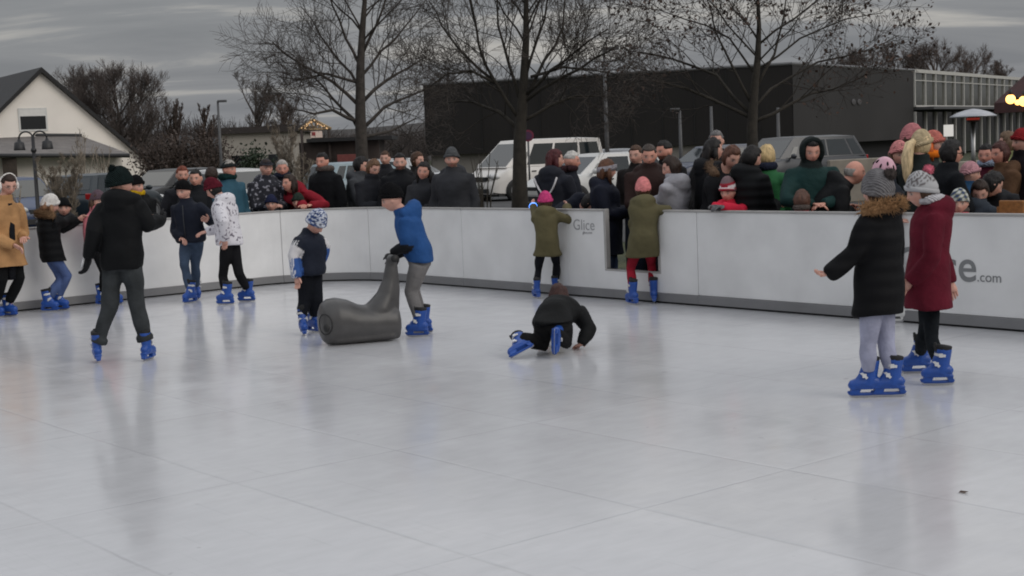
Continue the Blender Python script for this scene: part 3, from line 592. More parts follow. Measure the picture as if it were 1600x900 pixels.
    for k in range(n_ + 1):
        x = k * gl / n_; gb('mullion', x, x + .14, z1, top - .12, -.02, .10, fw_); gb('column', x + .02, x + .22, GZ, z1 - .3, -.02, .12, mat('frame_dim', (.42, .41, .39), .6, .1))
        if k < n_:
            gb('pane', x + .14, x + gl / n_, z1, top - .13, -.04, -.015, pan); gb('pane', x + .22, x + gl / n_ + .02, GZ + .1, z1 - .32, -.04, -.015, pane_m)
    gb('transom', 0, gl, top - .62, top - .56, .0, .08, fw_); gb('transom', 0, gl, z1 + .0, z1 + .10, .103, .16, fw_)
    sp = at(1482, 204, 84); ls = MB(); ls.box(sp, (.28, .04, .34)); s_ = build('lit_sign', ls, emit('sign_glow', (.62, .60, .57), .55), None, sp, smooth=False); tag(s_, 'small bright white panel under the canopy of the glazed front', 'sign')
    pl = MB(); pl.tube([np.array([sp[0], sp[1] + .08, GZ]), sp + np.array([0, .08, .3])], [.04, .04], 6); build('post', pl, dark_trim, s_, sp)
hall()
def grey_gables():
    for i, (p0, p1, py, Y) in enumerate(((240, 296, 215, 125), (296, 346, 218, 128))):
        A, B = base(p0, Y), base(p1, Y); h = zat((p0 + p1) / 2, py, Y) - GZ; root = empty('grey_house', A, label=('distant grey gabled house behind the brown hedge, nearer the white house', 'distant grey gabled house behind the brown hedge, nearer the street lamp')[i], cat='house', group='distant grey houses'); c = (A + B) / 2; bk = np.array([0, 8, 0])
        pr = [A, B, B + UP * h * .55, c + UP * h * .97, A + UP * h * .55]; m = MB(); m.loft([np.array(pr), np.array(pr) + bk]); build('wall', m, mat('wall_greyish', (.12, .115, .11), .9, .1), root, A, smooth=False)
        rf = MB()
        for e_ in (A, B):
            e2 = e_ + (e_ - c) * .08; rf.loft([np.array([e2 + UP * h * .53, c + UP * h * 1.0, c + UP * h * 1.06, e2 + UP * h * .59]) + bk * t for t in (-.03, 1.03)])
        build('roof', rf, rooft, root, A, smooth=False); w_ = MB(); w_.box(c + UP * h * .35 - np.array([0, .03, 0]), (.4, .04, .5)); build('window', w_, pane_m, root, A, smooth=False)
grey_gables()
def beige_block():
    Y = 84; A, B = base(346, Y), base(462, Y); h = zat(390, 208, Y) - GZ; root = empty('beige_building', A, label='low beige flat-roofed building beyond the evergreen bush', cat='building'); m = MB(); bk = np.array([0, 7, 0]); m.loft([np.array([A, B, B + bk, A + bk]), np.array([A, B, B + bk, A + bk]) + UP * h]); build('wall', m, mat('plaster_beige', (.37, .34, .30), .9, .1, .7), root, A, smooth=False)
    m = MB(); m.box((A + B) / 2 + bk / 2 + UP * (h + .18), ((B - A)[0] / 2 + .25, 3.8, .18)); build('roof', m, mat('roof_brown', (.035, .028, .026), .8, .2), root, A, smooth=False)
    for k in (.25, .75):
        p = A + (B - A) * k + UP * h * .45 - np.array([0, .03, 0]); m = MB(); m.box(p, (.5, .05, .45)); build('window', m, pane_m, root, A, smooth=False)
beige_block()
def low_wall():
    A, B = base(1296, 36), base(1436, 37); h = zat(1330, 249, 36) - GZ; m = MB(); m.loft([np.array([A, B, B + [0, .3, 0], A + [0, .3, 0]]), np.array([A, B, B + [0, .3, 0], A + [0, .3, 0]]) + UP * h]); m.v = [np.vstack(m.v)]
    tag(build('garden_wall', m, mat('beige_stone', (.24, .215, .18), .9, .2, 2, .3, 10), None, A, smooth=False, bevel=.02), 'low beige wall behind the balding man, right of the dark van', 'wall')
    m = MB(); A, B = base(1440, 40), base(1600, 44); m.loft([np.array([A, B, B + [0, .3, 0], A + [0, .3, 0]]), np.array([A, B, B + [0, .3, 0], A + [0, .3, 0]]) + UP * (zat(1500, 252, 42) - GZ)])
    tag(build('garden_wall', m, MATS['beige_stone'], None, A, smooth=False, bevel=.02), 'low beige wall behind the woman with glasses, under the heater', 'wall')
low_wall()
def hut():
    Y = 50; c = base(497, Y); root = empty('wooden_hut', c, label='dark wooden hut with a gold latticed gable and a small lit sign', cat='hut'); wd = mat('wood_dark', (.035, .024, .020), .8, .3, 3, .4, 20, stretch=(1, 1, .2)); gold = mat('lattice_gold', (.30, .215, .12), .6, .2); x = lambda px: (px - 497) * Y / F_PX; z = lambda py: zat(497, py, Y) - GZ
    m = MB(); m.box(c + np.array([x(530), 1.2, z(222) / 2]), ((x(602) - x(478)) / 2, 1.2, z(222) / 2)); build('wall', m, wd, root, c, smooth=False, bevel=.02)
    m = MB(); m.box(c + np.array([x(548), 1.1, z(222) + .06]), ((x(610) - x(478)) / 2, 1.45, .06)); build('roof', m, rooft, root, c, smooth=False)
    m = MB(); ap = c + np.array([x(492), -.1, z(186)]); l, r_ = c + np.array([x(470), -.1, z(202)]), c + np.array([x(520), -.1, z(202)])
    m.tube([l, ap], [.05] * 2, 5); m.tube([ap, r_], [.05] * 2, 5); m.tube([l, r_], [.04] * 2, 5)
    for t in np.linspace(.1, .9, 8):
        m.tube([l + (r_ - l) * t, (l + (ap - l) * t * 2) if t < .5 else (ap + (r_ - ap) * (t * 2 - 1))], [.022] * 2, 4); 
    for t in np.linspace(.15, .85, 6): m.tube([l + (r_ - l) * t, l + (ap - l) * min(1, t * 1.3)], [.018] * 2, 4); m.tube([l + (r_ - l) * t, r_ + (ap - r_) * min(1, (1 - t) * 1.3)], [.018] * 2, 4)
    gl_ = build('gable_lattice', m, gold, root, c)
    b = MB(); rg = np.random.default_rng(2)
    for k in range(26): t = rg.uniform(0, 1); q = rg.uniform(0, 1); p = l + (ap - l) * t if k % 2 else ap + (r_ - ap) * t; b.ball(p * (1 - .3 * q) + (l + (r_ - l) * .5) * .3 * q + np.array([0, -.06, 0]), .02, 6, 4)
    build('fairy_lights', b, emit('fairy_glow', (1.0, .66, .34), .6), gl_, c)
    for s_ in (474, 516): 
        m = MB(); m.tube([c + np.array([x(s_), -.12, 0]), c + np.array([x(s_), -.12, z(202)])], [.05] * 2, 6); build('post', m, wd, root, c)
    m = MB(); m.box(c + np.array([x(497), -.16, z(210)]), (x(497 + 9), .03, .11)); sg = build('sign', m, emit('hut_sign', (.46, .36, .31), .35), root, c, smooth=False)
    m = MB(); m.box(c + np.array([x(493), -.20, z(209)]), (.06, .012, .06)); build('sign_mark', m, mat('sign_red', (.35, .05, .05), .6, .1), sg, c, smooth=False)
    m = MB(); p0 = c + np.array([x(551), -.35, z(252)]); m.box(p0, (x(497 + 22), .16, (z(244) - z(262)) / 2)); cn = build('counter_front', m, mat('red_panel', (.16, .040, .034), .7, .2), root, c, smooth=False, bevel=.01)
hut()

# ------------------------------------------------------------------ cars
tyre_m = mat('tyre', (.012, .012, .012), .8, .1); rim_m = mat('rim', (.30, .30, .31), .4, .1, metal=.6); glass_m = mat('car_glass', (.012, .018, .021), .10, .1, spec=.8); lamp_m = mat('lamp_clear', (.55, .55, .55), .1, .1, spec=.9); tail_m = mat('lamp_red', (.30, .01, .01), .25, .1); plate_m = mat('plate_white', (.55, .55, .52), .5, .05); blackp = mat('black_plastic', (.016, .016, .017), .55, .1)
CK = dict(hatch=dict(L=4.15, W=1.76, H=1.47, hood=.92, bonnet=.98, belt=.94, ws=1.0, rt=1.75, rb=.45, re=.10, r=.31), suv=dict(L=4.5, W=1.86, H=1.70, hood=1.05, bonnet=1.0, belt=1.08, ws=1.02, rt=1.7, rb=.42, re=.08, r=.35), van=dict(L=4.75, W=1.92, H=1.96, hood=1.06, bonnet=.72, belt=1.08, ws=.52, rt=1.50, rb=.22, re=.05, r=.33), est=dict(L=4.6, W=1.8, H=1.5, hood=.92, bonnet=1.1, belt=.95, ws=1.12, rt=1.95, rb=.5, re=.1, r=.32))
def car(label, px, Y, face, kind, paint, cat='car', rough=.3, sy=0):
    k = CK[kind]; L_, Wd, Hc = k['L'], k['W'], k['H']; hw = Wd / 2; root = empty('parked_van' if kind == 'van' else 'parked_car', base(px, Y, GZ + .004), rz=-RAD(face), label=label, cat=cat, group='vehicles parked behind the rink')
    pm = mat('paint_%d_%d_%d' % paint, lin(*paint), rough, .04, 2, spec=.6); f = L_ / 2
    # lower body: sections along y (front = +)
    secs = [(f, .70, .30, .52), (f - .04, .82, .24, .62), (f - .22, .93, .20, k['hood'] - .20), (f - .5, .98, .18, k['hood'] - .07), (f - k['bonnet'] * .8, 1, .18, k['hood']), (f - k['bonnet'] - .12, 1, .18, k['belt']), (0, 1, .18, k['belt'] + .01), (-f + .55, 1, .18, k['belt'] + .02), (-f + .14, .97, .22, k['belt']), (-f + .02, .90, .28, k['belt'] - .12), (-f, .80, .36, k['belt'] - .25)]
    def ring(y, s_, z0, z1):
        w_ = hw * s_; zm = z0 + (z1 - z0) * .55
        return np.array([(-w_ * .86, y, z0), (w_ * .86, y, z0), (w_ * .97, y, z0 + .06), (w_, y, zm), (w_ * .985, y, z1 - .07), (w_ * .93, y, z1 - .012), (w_ * .84, y, z1), (-w_ * .84, y, z1), (-w_ * .93, y, z1 - .012), (-w_ * .985, y, z1 - .07), (-w_, y, zm), (-w_ * .97, y, z0 + .06)])
    b = MB(); b.loft([ring(*s) for s in secs]); bd = build('body', b, pm, root, auto=40)
    # wheel arches + wheels
    for y in (f - .82, -f + .85):
        for s_ in (-1, 1):
            a = MB(); th = np.linspace(0, 2 * pi, 25)[:-1]; a.loft([np.array([(s_ * (hw + .004), y + cos(t) * (k['r'] + .055), k['r'] + sin(t) * (k['r'] + .055)) for t in th]), np.array([(s_ * (hw - .10), y + cos(t) * (k['r'] + .055), k['r'] + sin(t) * (k['r'] + .055)) for t in th])]); build('wheel_arch', a, blackp, root)
            t_ = MB(); R_ = k['r']; t_.loft([np.array([(s_ * (hw - .02 + dx), y + cos(t) * rr, R_ + sin(t) * rr) for t in th]) for dx, rr in ((-.18, R_ * .8), (-.17, R_), (.02, R_), (.034, R_ * .93), (.030, R_ * .68))]); wh = build('wheel', t_, tyre_m, root, auto=50)
            q = MB(); q.loft([np.array([(s_ * (hw + .018 + dx), y + cos(t) * rr, R_ + sin(t) * rr) for t in th]) for dx, rr in ((-.03, R_ * .70), (0, R_ * .68), (-.01, R_ * .55), (.0, .06), (.004, .02))])
            build('rim', q, rim_m, wh, auto=40)
    # cabin
    y0, y1, y2, y3 = f - k['ws'], f - k['rt'], -f + k['rb'], -f + k['re']; zb, zr = k['belt'] - .01, Hc; wb, wr = hw * .955, hw * .80
    if kind == 'van': wr = hw * .87
    bot = [np.array([-wb * .9, y0, zb]), np.array([wb * .9, y0, zb]), np.array([wb, (y0 + y1) / 2 - .2, zb]), np.array([wb, y3 + .1, zb]), np.array([wb * .9, y3, zb]), np.array([-wb * .9, y3, zb]), np.array([-wb, y3 + .1, zb]), np.array([-wb, (y0 + y1) / 2 - .2, zb])]
    top = [np.array([-wr * .9, y1, zr - .03]), np.array([wr * .9, y1, zr - .03]), np.array([wr, y1 - .18, zr - .035]), np.array([wr, y2 + .12, zr - .045]), np.array([wr * .9, y2, zr - .05]), np.array([-wr * .9, y2, zr - .05]), np.array([-wr, y2 + .12, zr - .045]), np.array([-wr, y1 - .18, zr - .035])]
    cen = np.array([0, (y1 + y2) / 2, zr]); tin = [p * .55 + cen * .45 + UP * .0 for p in top]
    for q in tin: q[2] = zr
    c = MB(); c.loft([np.array(bot), np.array(bot) * .08 + np.array(top) * .92, np.array(top), np.array(tin)]); build('roof', c, pm, root, auto=30)
    def win(name, i, j, u0, u1, v0, v1, mm=glass_m):
        a, b2, c2, d2 = bot[i], bot[j], top[j] * .92 + bot[j] * .08, top[i] * .92 + bot[i] * .08; n_ = unit(np.cross(b2 - a, d2 - a)); ctr = (a + b2) / 2 - np.array([0, (y1 + y2) / 2, zb]); n_ = -n_ if n_ @ ctr < 0 else n_
        pt = lambda u, v: a * (1 - u) * (1 - v) + b2 * u * (1 - v) + c2 * u * v + d2 * (1 - u) * v
        m_ = MB(); m_.loft([np.array([pt(u0, v0), pt(u1, v0), pt(u1, v1), pt(u0, v1)]) + n_ * o for o in (-.004, .006)]); return build(name, m_, mm, root, smooth=False)
    win('windscreen', 0, 1, .03, .97, .04, .95); win('rear_window', 4, 5, .05, .95, .25, .95)
    cuts = ((.02, .30), (.33, .66), (.69, .96)) if kind == 'van' else ((.04, .44), (.47, .80), (.83, .97))
    for (a, b2) in cuts:
        win('side_window', 2, 3, a, b2, .08, .93); win('side_window', 7, 6, a, b2, .08, .93)
    win('quarter_glass', 1, 2, .55, .95, .06, .6); win('quarter_glass', 0, 7, .55, .95, .06, .6)
    for s_ in (-1, 1):
        h = MB(); zz = k['hood'] - .26; h.ball((s_ * hw * .70, f - .13, zz), (.25, .13, .10), 14, 8, np.array([unit([1, -s_ * .45, .1]), unit([s_ * .45, 1, 0]), [0, 0, 1]])); build('headlight', h, lamp_m, root)
        t_ = MB(); t_.box((s_ * hw * .80, -f + .055, k['belt'] - .16), (.10, .04, .16)); build('tail_light', t_, tail_m, root, smooth=False, bevel=.02)
        m_ = MB(); m_.ball((s_ * (hw + .10), y0 - .32, zb + .07), (.11, .06, .075), 12, 8); m_.tube([(s_ * (hw - .06), y0 - .33, zb + .02), (s_ * (hw + .06), y0 - .32, zb + .04)], [.025] * 2, 6); build('mirror', m_, pm, root)
        for yy in ((y0 + y1) / 2 - .55, (y0 + y1) / 2 - 1.45):
            hd = MB(); hd.box((s_ * (hw + .004), yy, k['belt'] - .16), (.014, .09, .016)); build('door_handle', hd, blackp, root, smooth=False)
    gr = MB(); gr.box((0, f - .055, k['hood'] - .34), (hw * .42, .05, .07)); gr.box((0, f - .02, .34), (hw * .6, .03, .07)); build('grille', gr, blackp, root, smooth=False, bevel=.01)
    for s_ in (1, -1):
        p = MB(); p.box((0, s_ * (f + .012), .50), (.26, .008, .055)); build('number_plate', p, plate_m, root, smooth=False)
    ft = MB(); ft.box((0, 0, .20), (hw * .9, f * .92, .05)); build('underbody', ft, blackp, root, smooth=False)
    return root
car('white passenger van with large side windows, behind the greenish tree trunk', 837, 48, -126, 'van', (214, 210, 205), cat='van')
car('white hatchback right of the white van, half hidden by the woman with the headband', 928, 39, -125, 'hatch', (200, 200, 198))
car('dark grey people carrier car parked behind the hooded man in the green parka', 1238, 42, -122, 'suv', (50, 52, 57))
car('dark blue car behind the woman with long black hair', 1118, 50, -120, 'est', (46, 54, 74))
car('black car left of the red-haired man', 264, 47, -150, 'hatch', (15, 16, 18))
car('dark teal car behind the bare shrub and the mauve beanie', 160, 41, 15, 'hatch', (34, 44, 50))
car('blue car at the left edge beside the ornate lamp post', 14, 38, 140, 'hatch', (44, 60, 92))
car('white car with its front peeping out right of the teal blue jacket', 362, 37, 150, 'hatch', (205, 205, 204))
car('pale blue car between the big man and the person in grey', 572, 46, 50, 'hatch', (140, 158, 166))
car('white estate car behind the bearded man', 630, 50, 100, 'est', (198, 200, 202))
car('silver car behind the white hatchback, its roof just showing', 975, 54, 110, 'est', (150, 152, 156))

# ------------------------------------------------------------------ lamps, posts, heater, stall
pole_m = mat('pole_grey', (.075, .075, .078), .5, .15); pole_d = mat('pole_dark', (.018, .018, .02), .5, .15)
def ornate():
    Y = 30; b0 = base(53, Y); root = empty('ornate_lamp', b0, label='black ornate lamp post with two curled arms and hanging lanterns', cat='street lamp'); k = Y / F_PX; zt = zat(53, 212, Y) - GZ
    m = MB(); m.tube([b0, b0 + UP * .5, b0 + UP * .55, b0 + UP * zt], [.075, .07, .045, .035], 10); m.ball(b0 + UP * .55, .08); m.ball(b0 + UP * (zt - .3), .06); build('post', m, pole_d, root, b0)
    for s_ in (-1, 1):
        m = MB(); P = [b0 + UP * (zt - .10)] + [b0 + np.array([s_ * (.145 - .145 * cos(t)), 0, zt - .05 + .14 * sin(t)]) for t in np.linspace(.2, pi, 9)] ; m.tube(P, [.018] * len(P), 6); a = build('arm', m, pole_d, root, b0)
        c = P[-1]; l = MB(); l.tube([c, c - UP * .06, c - UP * .08, c - UP * .22, c - UP * .24], [.02, .05, .10, .12, .12], 10); build('lantern', l, pole_d, a, b0)
ornate()
def lamp(label, px, py, Y, arm, name='street_lamp', m=None, arms=1):
    b0 = base(px, Y); h = zat(px, py, Y) - GZ; root = empty(name, b0, label=label, cat='street lamp'); q = MB(); q.tube([b0, b0 + UP * h * .4, b0 + UP * h], [.085, .07, .045], 8); build('pole', q, m or pole_m, root, b0)
    if arm:
        q = MB(); q.box(b0 + np.array([arm / 2, 0, h]), (abs(arm) / 2, .09, .05)); build('lamp_head', q, m or pole_m, root, b0, smooth=False, bevel=.02)
lamp('slender street lamp with a flat head, right of the twin narrow trees', 345, 158, 62, .38)
lamp('tall street lamp with a flat head in front of the dark hall', 949, 76, 48, .50)
lamp('low dim lamp post with a short arm before the dark hall', 1064, 171, 52, -.34)
lamp('plain pale pole left of the leafy tree', 1113, 166, 50, 0, 'flagpole')
lamp('plain pale pole right of the leafy tree', 1217, 168, 46, 0, 'flagpole')
def sign():
    Y = 44; b0 = base(826, Y); z = zat(826, 212, Y); root = empty('traffic_sign', b0, label='round red and blue traffic sign above the roof of the white van', cat='sign'); m = MB(); m.tube([b0, b0 + UP * (z - GZ)], [.03] * 2, 6); build('post', m, pole_m, root, b0)
    c = b0 * [1, 1, 0] + UP * z; th = np.linspace(0, 2 * pi, 25)[:-1]
    for nm, r_, y, mm in (('disc', .18, -.04, mat('sign_crimson', (.16, .02, .05), .5, .1)), ('disc_centre', .12, -.062, mat('sign_blue', (.06, .02, .06), .5, .1))):
        m = MB(); m.loft([np.array([c + np.array([cos(t) * r_, y + d, sin(t) * r_]) for t in th]) for d in (0, .02)]); build(nm, m, mm, root, b0, smooth=False)
sign()
def heater():
    Y = 24; b0 = base(1521, Y); k = Y / F_PX; z = lambda py: zat(1521, py, Y) - GZ; root = empty('patio_heater', b0, label='gas patio heater with a wide silver reflector and glowing red burner', cat='heater'); silver = mat('reflector_silver', (.40, .41, .44), .38, .1, metal=.3)
    m = MB(); th = np.linspace(0, 2 * pi, 33)[:-1]; pr = [(.02, z(170)), (.12, z(171.5)), (.26, z(175.5)), (.375, z(181)), (.378, z(183)), (.25, z(178.5)), (.10, z(175.5)), (.02, z(175))]
    m.loft([np.array([b0 + np.array([cos(t) * r_, sin(t) * r_, zz]) for t in th]) for r_, zz in pr]); build('reflector', m, silver, root, b0)
    m = MB(); m.loft([np.array([b0 + np.array([cos(t) * r_, sin(t) * r_, zz]) for t in th[::2]]) for r_, zz in ((.09, z(191)), (.10, z(190)), (.10, z(183)), (.06, z(181)))]); build('burner', m, mat('burner_dark', (.05, .03, .03), .5, .1), root, b0)
    m = MB(); m.loft([np.array([b0 + np.array([cos(t) * .105, sin(t) * .105, zz]) for t in th[::2]]) for zz in (z(187.5), z(184))]); build('burner_glow', m, emit('burner_red', (.45, .045, .03), .3), root, b0)
    m = MB(); m.tube([b0 + UP * .7, b0 + UP * z(190)], [.04, .04], 10); build('post', m, mat('steel_grey', (.3, .3, .3), .35, .1, metal=1), root, b0)
    m = MB(); m.tube([b0, b0 + UP * .02, b0 + UP * .72, b0 + UP * .78], [.22, .21, .20, .08], 16); build('gas_housing', m, silver, root, b0)
heater()
def canopy():
    Y = 19; b0 = base(1652, Y); k = Y / F_PX; z = lambda py: zat(1600, py, Y) - GZ; root = empty('market_canopy', b0, label='dark red market canopy on grey posts at the right edge', cat='canopy'); red = mat('canopy_red', (.055, .014, .014), .8, .2, 4, .3, 20)
    hw = .62; ez = z(158); apx = z(88); m = MB(); cs = [np.array([sx * hw, sy * hw, ez]) for sx, sy in ((-1, -1), (1, -1), (1, 1), (-1, 1))]; q = [b0 + c for c in cs]; q2 = [b0 + c * [.18, .18, 0] + UP * apx for c in cs]; q0 = [b0 + c * [1, 1, 1] - UP * .14 for c in cs]
    m.loft([np.array(q0), np.array(q), np.array(q2)]); build('roof', m, red, root, b0, smooth=False)
    for sx in (-1, 1):
        for sy in (-1, 1): p = MB(); c = b0 + np.array([sx * (hw - .06), sy * (hw - .06), 0]); p.tube([c, c + UP * ez], [.025] * 2, 8); build('post', p, pole_m, root, b0)
    for i, (px, py, dy, r_) in enumerate(((1579, 155, -.75, .060), (1600, 158, -.75, .066), (1590, 160, -.5, .036))):
        p = at(px, py, Y + dy); root2 = empty('globe_lamp', p, label=('bright warm globe lamp under the canopy edge, the left one', 'bright warm globe lamp cut by the right edge of the picture', 'smaller warm globe lamp between the two bright ones')[i], cat='lamp', group='warm lamps under the canopy')
        m = MB(); m.ball(p, r_ * 1.0, 16, 12); build('globe', m, emit('lamp_warm', (1.0, .52, .14), 3.2), root2, p); m = MB(); m.tube([p + UP * r_ * .9, p + UP * (r_ + .06)], [.03, .02], 8); build('fitting', m, pole_d, root2, p)
canopy()
def bench():
    Y = wall_depth(1572) + .75; b0 = base(1572, Y); k = Y / F_PX; root = empty('wooden_bench', b0, label='orange-brown wooden bench with its backrest above the boards', cat='bench'); wm_ = mat('bench_wood', (.30, .125, .032), .55, .25, 6, .3, 30, stretch=(1, 6, 6)); ex = unit(U); ey = V; ax = np.array([ex, ey, UP])
    zt = zat(1575, 313, Y) - GZ
    m = MB(); m.box(b0 + UP * (zt - .075) + ex * .05, (.115, .014, .075), ax); build('backrest', m, wm_, root, b0, smooth=False, bevel=.008)
    m = MB(); m.box(b0 + UP * .46 + ey * .22, (.16, .2, .02), ax); build('seat', m, wm_, root, b0, smooth=False, bevel=.008)
    for sx in (-1, 1):
        m = MB(); m.box(b0 + ex * (sx * .12 + .04) + ey * .022 + UP * zt * .48, (.018, .014, zt * .47), ax); build('leg', m, wm_, root, b0, smooth=False)
        m = MB(); m.box(b0 + ex * (sx * .12 + .04) + ey * .40 + UP * .22, (.018, .018, .22), ax); build('leg', m, wm_, root, b0, smooth=False)
bench()
m = MB(); p = ground(1505, 770, .004); m.add([p + np.array(q) for q in ((-.022, 0, .002), (-.006, .016, .008), (.018, .007, .003), (.024, -.004, .006), (.003, -.014, .002))], [(0, 1, 2, 3, 4)]); tag(build('withered_leaf', m, leaf_m, None, p, smooth=False), 'small dark withered leaf lying alone on the ice at the right', 'leaf')
# ------------------------------------------------------------------ people
SKIN = np.array(lin(204, 157, 141)); LIP = np.array(lin(165, 95, 90)); DARK = np.array(lin(40, 30, 26)); WHITE = np.array(lin(215, 210, 205))
def heading(deg):
    """facing direction, 0 = away from the viewer, 90 = to the right, 180 = towards the viewer"""
    a = RAD(deg); return np.array([sin(a), cos(a), 0.0])
UP = np.array([0, 0, 1.0])
def head_frame(yaw, pitch=0, roll=0):
    """rows: right, forward, up ; pitch > 0 looks down"""
    F = heading(yaw); R = np.cross(F, UP); p = RAD(pitch); F2 = F * cos(p) - UP * sin(p); U2 = UP * cos(p) + F * sin(p)
    r = RAD(roll); R3 = R * cos(r) + U2 * sin(r); U3 = U2 * cos(r) - R * sin(r)
    return np.array([R3, F2, U3])
NH, MH = 44, 34
def head_pts(n=NH, m=MH):
    """head surface in units of the head height, and its grid faces"""
    P = []
    for i in range(m + 1):
        z = cos(pi * i / m); q = sin(pi * i / m)
        for j in range(n):
            a = 2 * pi * j / n; P.append([q * sin(a), q * cos(a), z])
    P = np.array(P) * [.355, .43, .5]
    x, y, z = P.T.copy()
    low = np.clip(-z / .5, 0, 1)
    x *= 1 - .30 * low ** 1.6
    back = np.clip(-y / .43, 0, 1)
    y += back * low * .16
    front = np.clip(y / .43, 0, 1)
    y -= .05 * front * np.exp(-((z - .02) / .13) ** 2) * np.exp(-((np.abs(x) - .15) / .09) ** 2)     # sockets
    y += .025 * front * np.exp(-((z - .11) / .05) ** 2) * np.exp(-(x / .22) ** 2)                      # brow
    prof = np.where(z > -.13, np.clip((.10 - z) / .23, 0, 1), np.clip((z + .21) / .08, 0, 1))
    y += .125 * front * prof * np.exp(-(x / .058) ** 2)                                                # nose
    y += .03 * front * np.exp(-((z + .285) / .045) ** 2) * np.exp(-(x / .11) ** 2)                     # lips
    y += .05 * front * np.exp(-((z + .43) / .07) ** 2) * np.exp(-(x / .14) ** 2)                       # chin
    x *= 1 + .05 * np.exp(-((z + .08) / .1) ** 2) * front                                              # cheeks
    return np.stack([x, y, z], 1)
HEAD = head_pts()
def head_faces(mask=None, n=NH, m=MH):
    F = []
    for i in range(m):
        for j in range(n):
            f = (i * n + j, (i + 1) * n + j, (i + 1) * n + (j + 1) % n, i * n + (j + 1) % n)
            if mask is None or all(mask[k] for k in f): F.append(f)
    return F
def paint_skin(hc, HF, hh, tone, beard=None, brow=DARK, lips=LIP):
    def f(me, org):
        co = get_co(me) + org; l = (co - hc) @ HF.T / hh; x, y, z = l.T
        C = np.tile(SKIN * tone, (len(co), 1)); fr = (y > .1)
        g = lambda cx, cz, sx, sz: np.exp(-((np.abs(x) - cx) / sx) ** 2 - ((z - cz) / sz) ** 2) * fr
        def mixc(w, c):
            nonlocal C; w = np.clip(w, 0, 1)[:, None]; C = C * (1 - w) + np.asarray(c) * w
        mixc(.35 * g(.19, -.14, .09, .09), SKIN * np.array([1.0, .62, .58]) * tone)
        mixc(.35 * g(0, -.13, .06, .07), SKIN * np.array([1.0, .6, .55]) * tone)
        if beard is not None:
            w = ((z < -.17) & (y > -.12) & (np.abs(x) < .36) & (z > -.62)) * 1.0; mixc(.8 * w, beard)
        mixc(1.1 * g(0, -.285, .10, .032), lips * tone)
        mixc(.32 * g(.15, .03, .085, .05), SKIN * .45 * tone)  # eye-socket shade, painted into the skin colour
        mixc(1.2 * g(.15, .025, .055, .026), WHITE * .8); mixc(1.3 * g(.15, .025, .028, .03), DARK * .5)
        mixc(1.0 * g(.15, .105, .085, .022), brow)
        set_col(me, C)
    return f
def cap_shell(hc, HF, hh, infl, keep, ext=(1, 1, 1), off=(0, 0, 0), noise=0.0, nseed=0, mb=None, tuck=.93):
    """a piece of the head surface, inflated, its border tucked in (hair, hats, hoods)"""
    P = HEAD.copy()
    P[:, 1] = np.where(P[:, 1] > .40, .40, P[:, 1])           # no nose on hats
    mask = keep(P[:, 0], P[:, 1], P[:, 2])
    Fc = head_faces(mask)
    cnt = np.zeros(len(P)); 
    for f in Fc:
        for k in f: cnt[k] += 1
    Q = P * infl * np.asarray(ext) + np.asarray(off)
    if noise:
        r = np.random.default_rng(nseed)
        for k in range(6):
            w = r.normal(size=3) * 14; Q = Q * (1 + noise * .4 * np.sin(P @ w + r.uniform(0, 6)))[:, None]
        Q = Q * (1 + noise * .5 * r.normal(size=len(Q)))[:, None]
    edge = (cnt > 0) & (cnt < 4) & (np.arange(len(P)) >= NH) & (np.arange(len(P)) < len(P) - NH)
    Q[edge] = P[edge] * infl * tuck + np.asarray(off)
    used = np.where(cnt > 0)[0]; remap = {u: i for i, u in enumerate(used)}
    mb = mb or MB()
    mb.add(Q[used] @ HF * hh + hc, [tuple(remap[k] for k in f) for f in Fc]); return mb
def hand_mesh(mb, wrist, d, n, s, side, curl=.5, spread=.10):
    """d = pointing direction, n = back of hand normal, side = +1 thumb on the d x n side"""
    d = unit(d); n = unit(n - d * (n @ d)); w = np.cross(d, n) * side
    pal = [wrist - d * .05 * s, wrist + d * .12 * s, wrist + d * .35 * s, wrist + d * .52 * s]
    mb.tube(pal, [.17 * s, .19 * s, .235 * s, .215 * s], 10, ax=w, flat=.42)
    for k, (o, ln) in enumerate(((.16, .42), (.055, .47), (-.05, .44), (-.15, .34))):
        b = wrist + d * .47 * s + w * o * s; dr = unit(d + w * o * spread * 6); c = curl * (.8 + .12 * k)
        P = [b]; a = 0.0
        for sg in (.45, .33, .24):
            a += c * .75; P.append(P[-1] + (dr * cos(a) - n * sin(a)) * ln * sg * s)
        mb.tube(P, [.058 * s, .054 * s, .048 * s, .032 * s], 7)
    b = wrist + d * .10 * s + w * .15 * s; t = unit(d * .75 + w * .62 - n * .15)
    mb.tube([b, b + t * .22 * s, b + t * .22 * s + unit(t + d * .5 - n * .3 * curl) * .18 * s, b + t * .22 * s + unit(t + d * .9 - n * .5 * curl) * .30 * s],
            [.085 * s, .072 * s, .058 * s, .036 * s], 7)
def ik(a, t, l1, l2, hint):
    d = t - a; D = np.linalg.norm(d); dn = d / (D + 1e-9)
    if D > (l1 + l2) * .995:
        k = D / ((l1 + l2) * .995); l1 *= k; l2 *= k
    x = (l1 * l1 - l2 * l2 + D * D) / (2 * D); h = math.sqrt(max(l1 * l1 - x * x, 1e-8))
    hp = unit(hint - dn * (hint @ dn)); return a + dn * x + hp * h
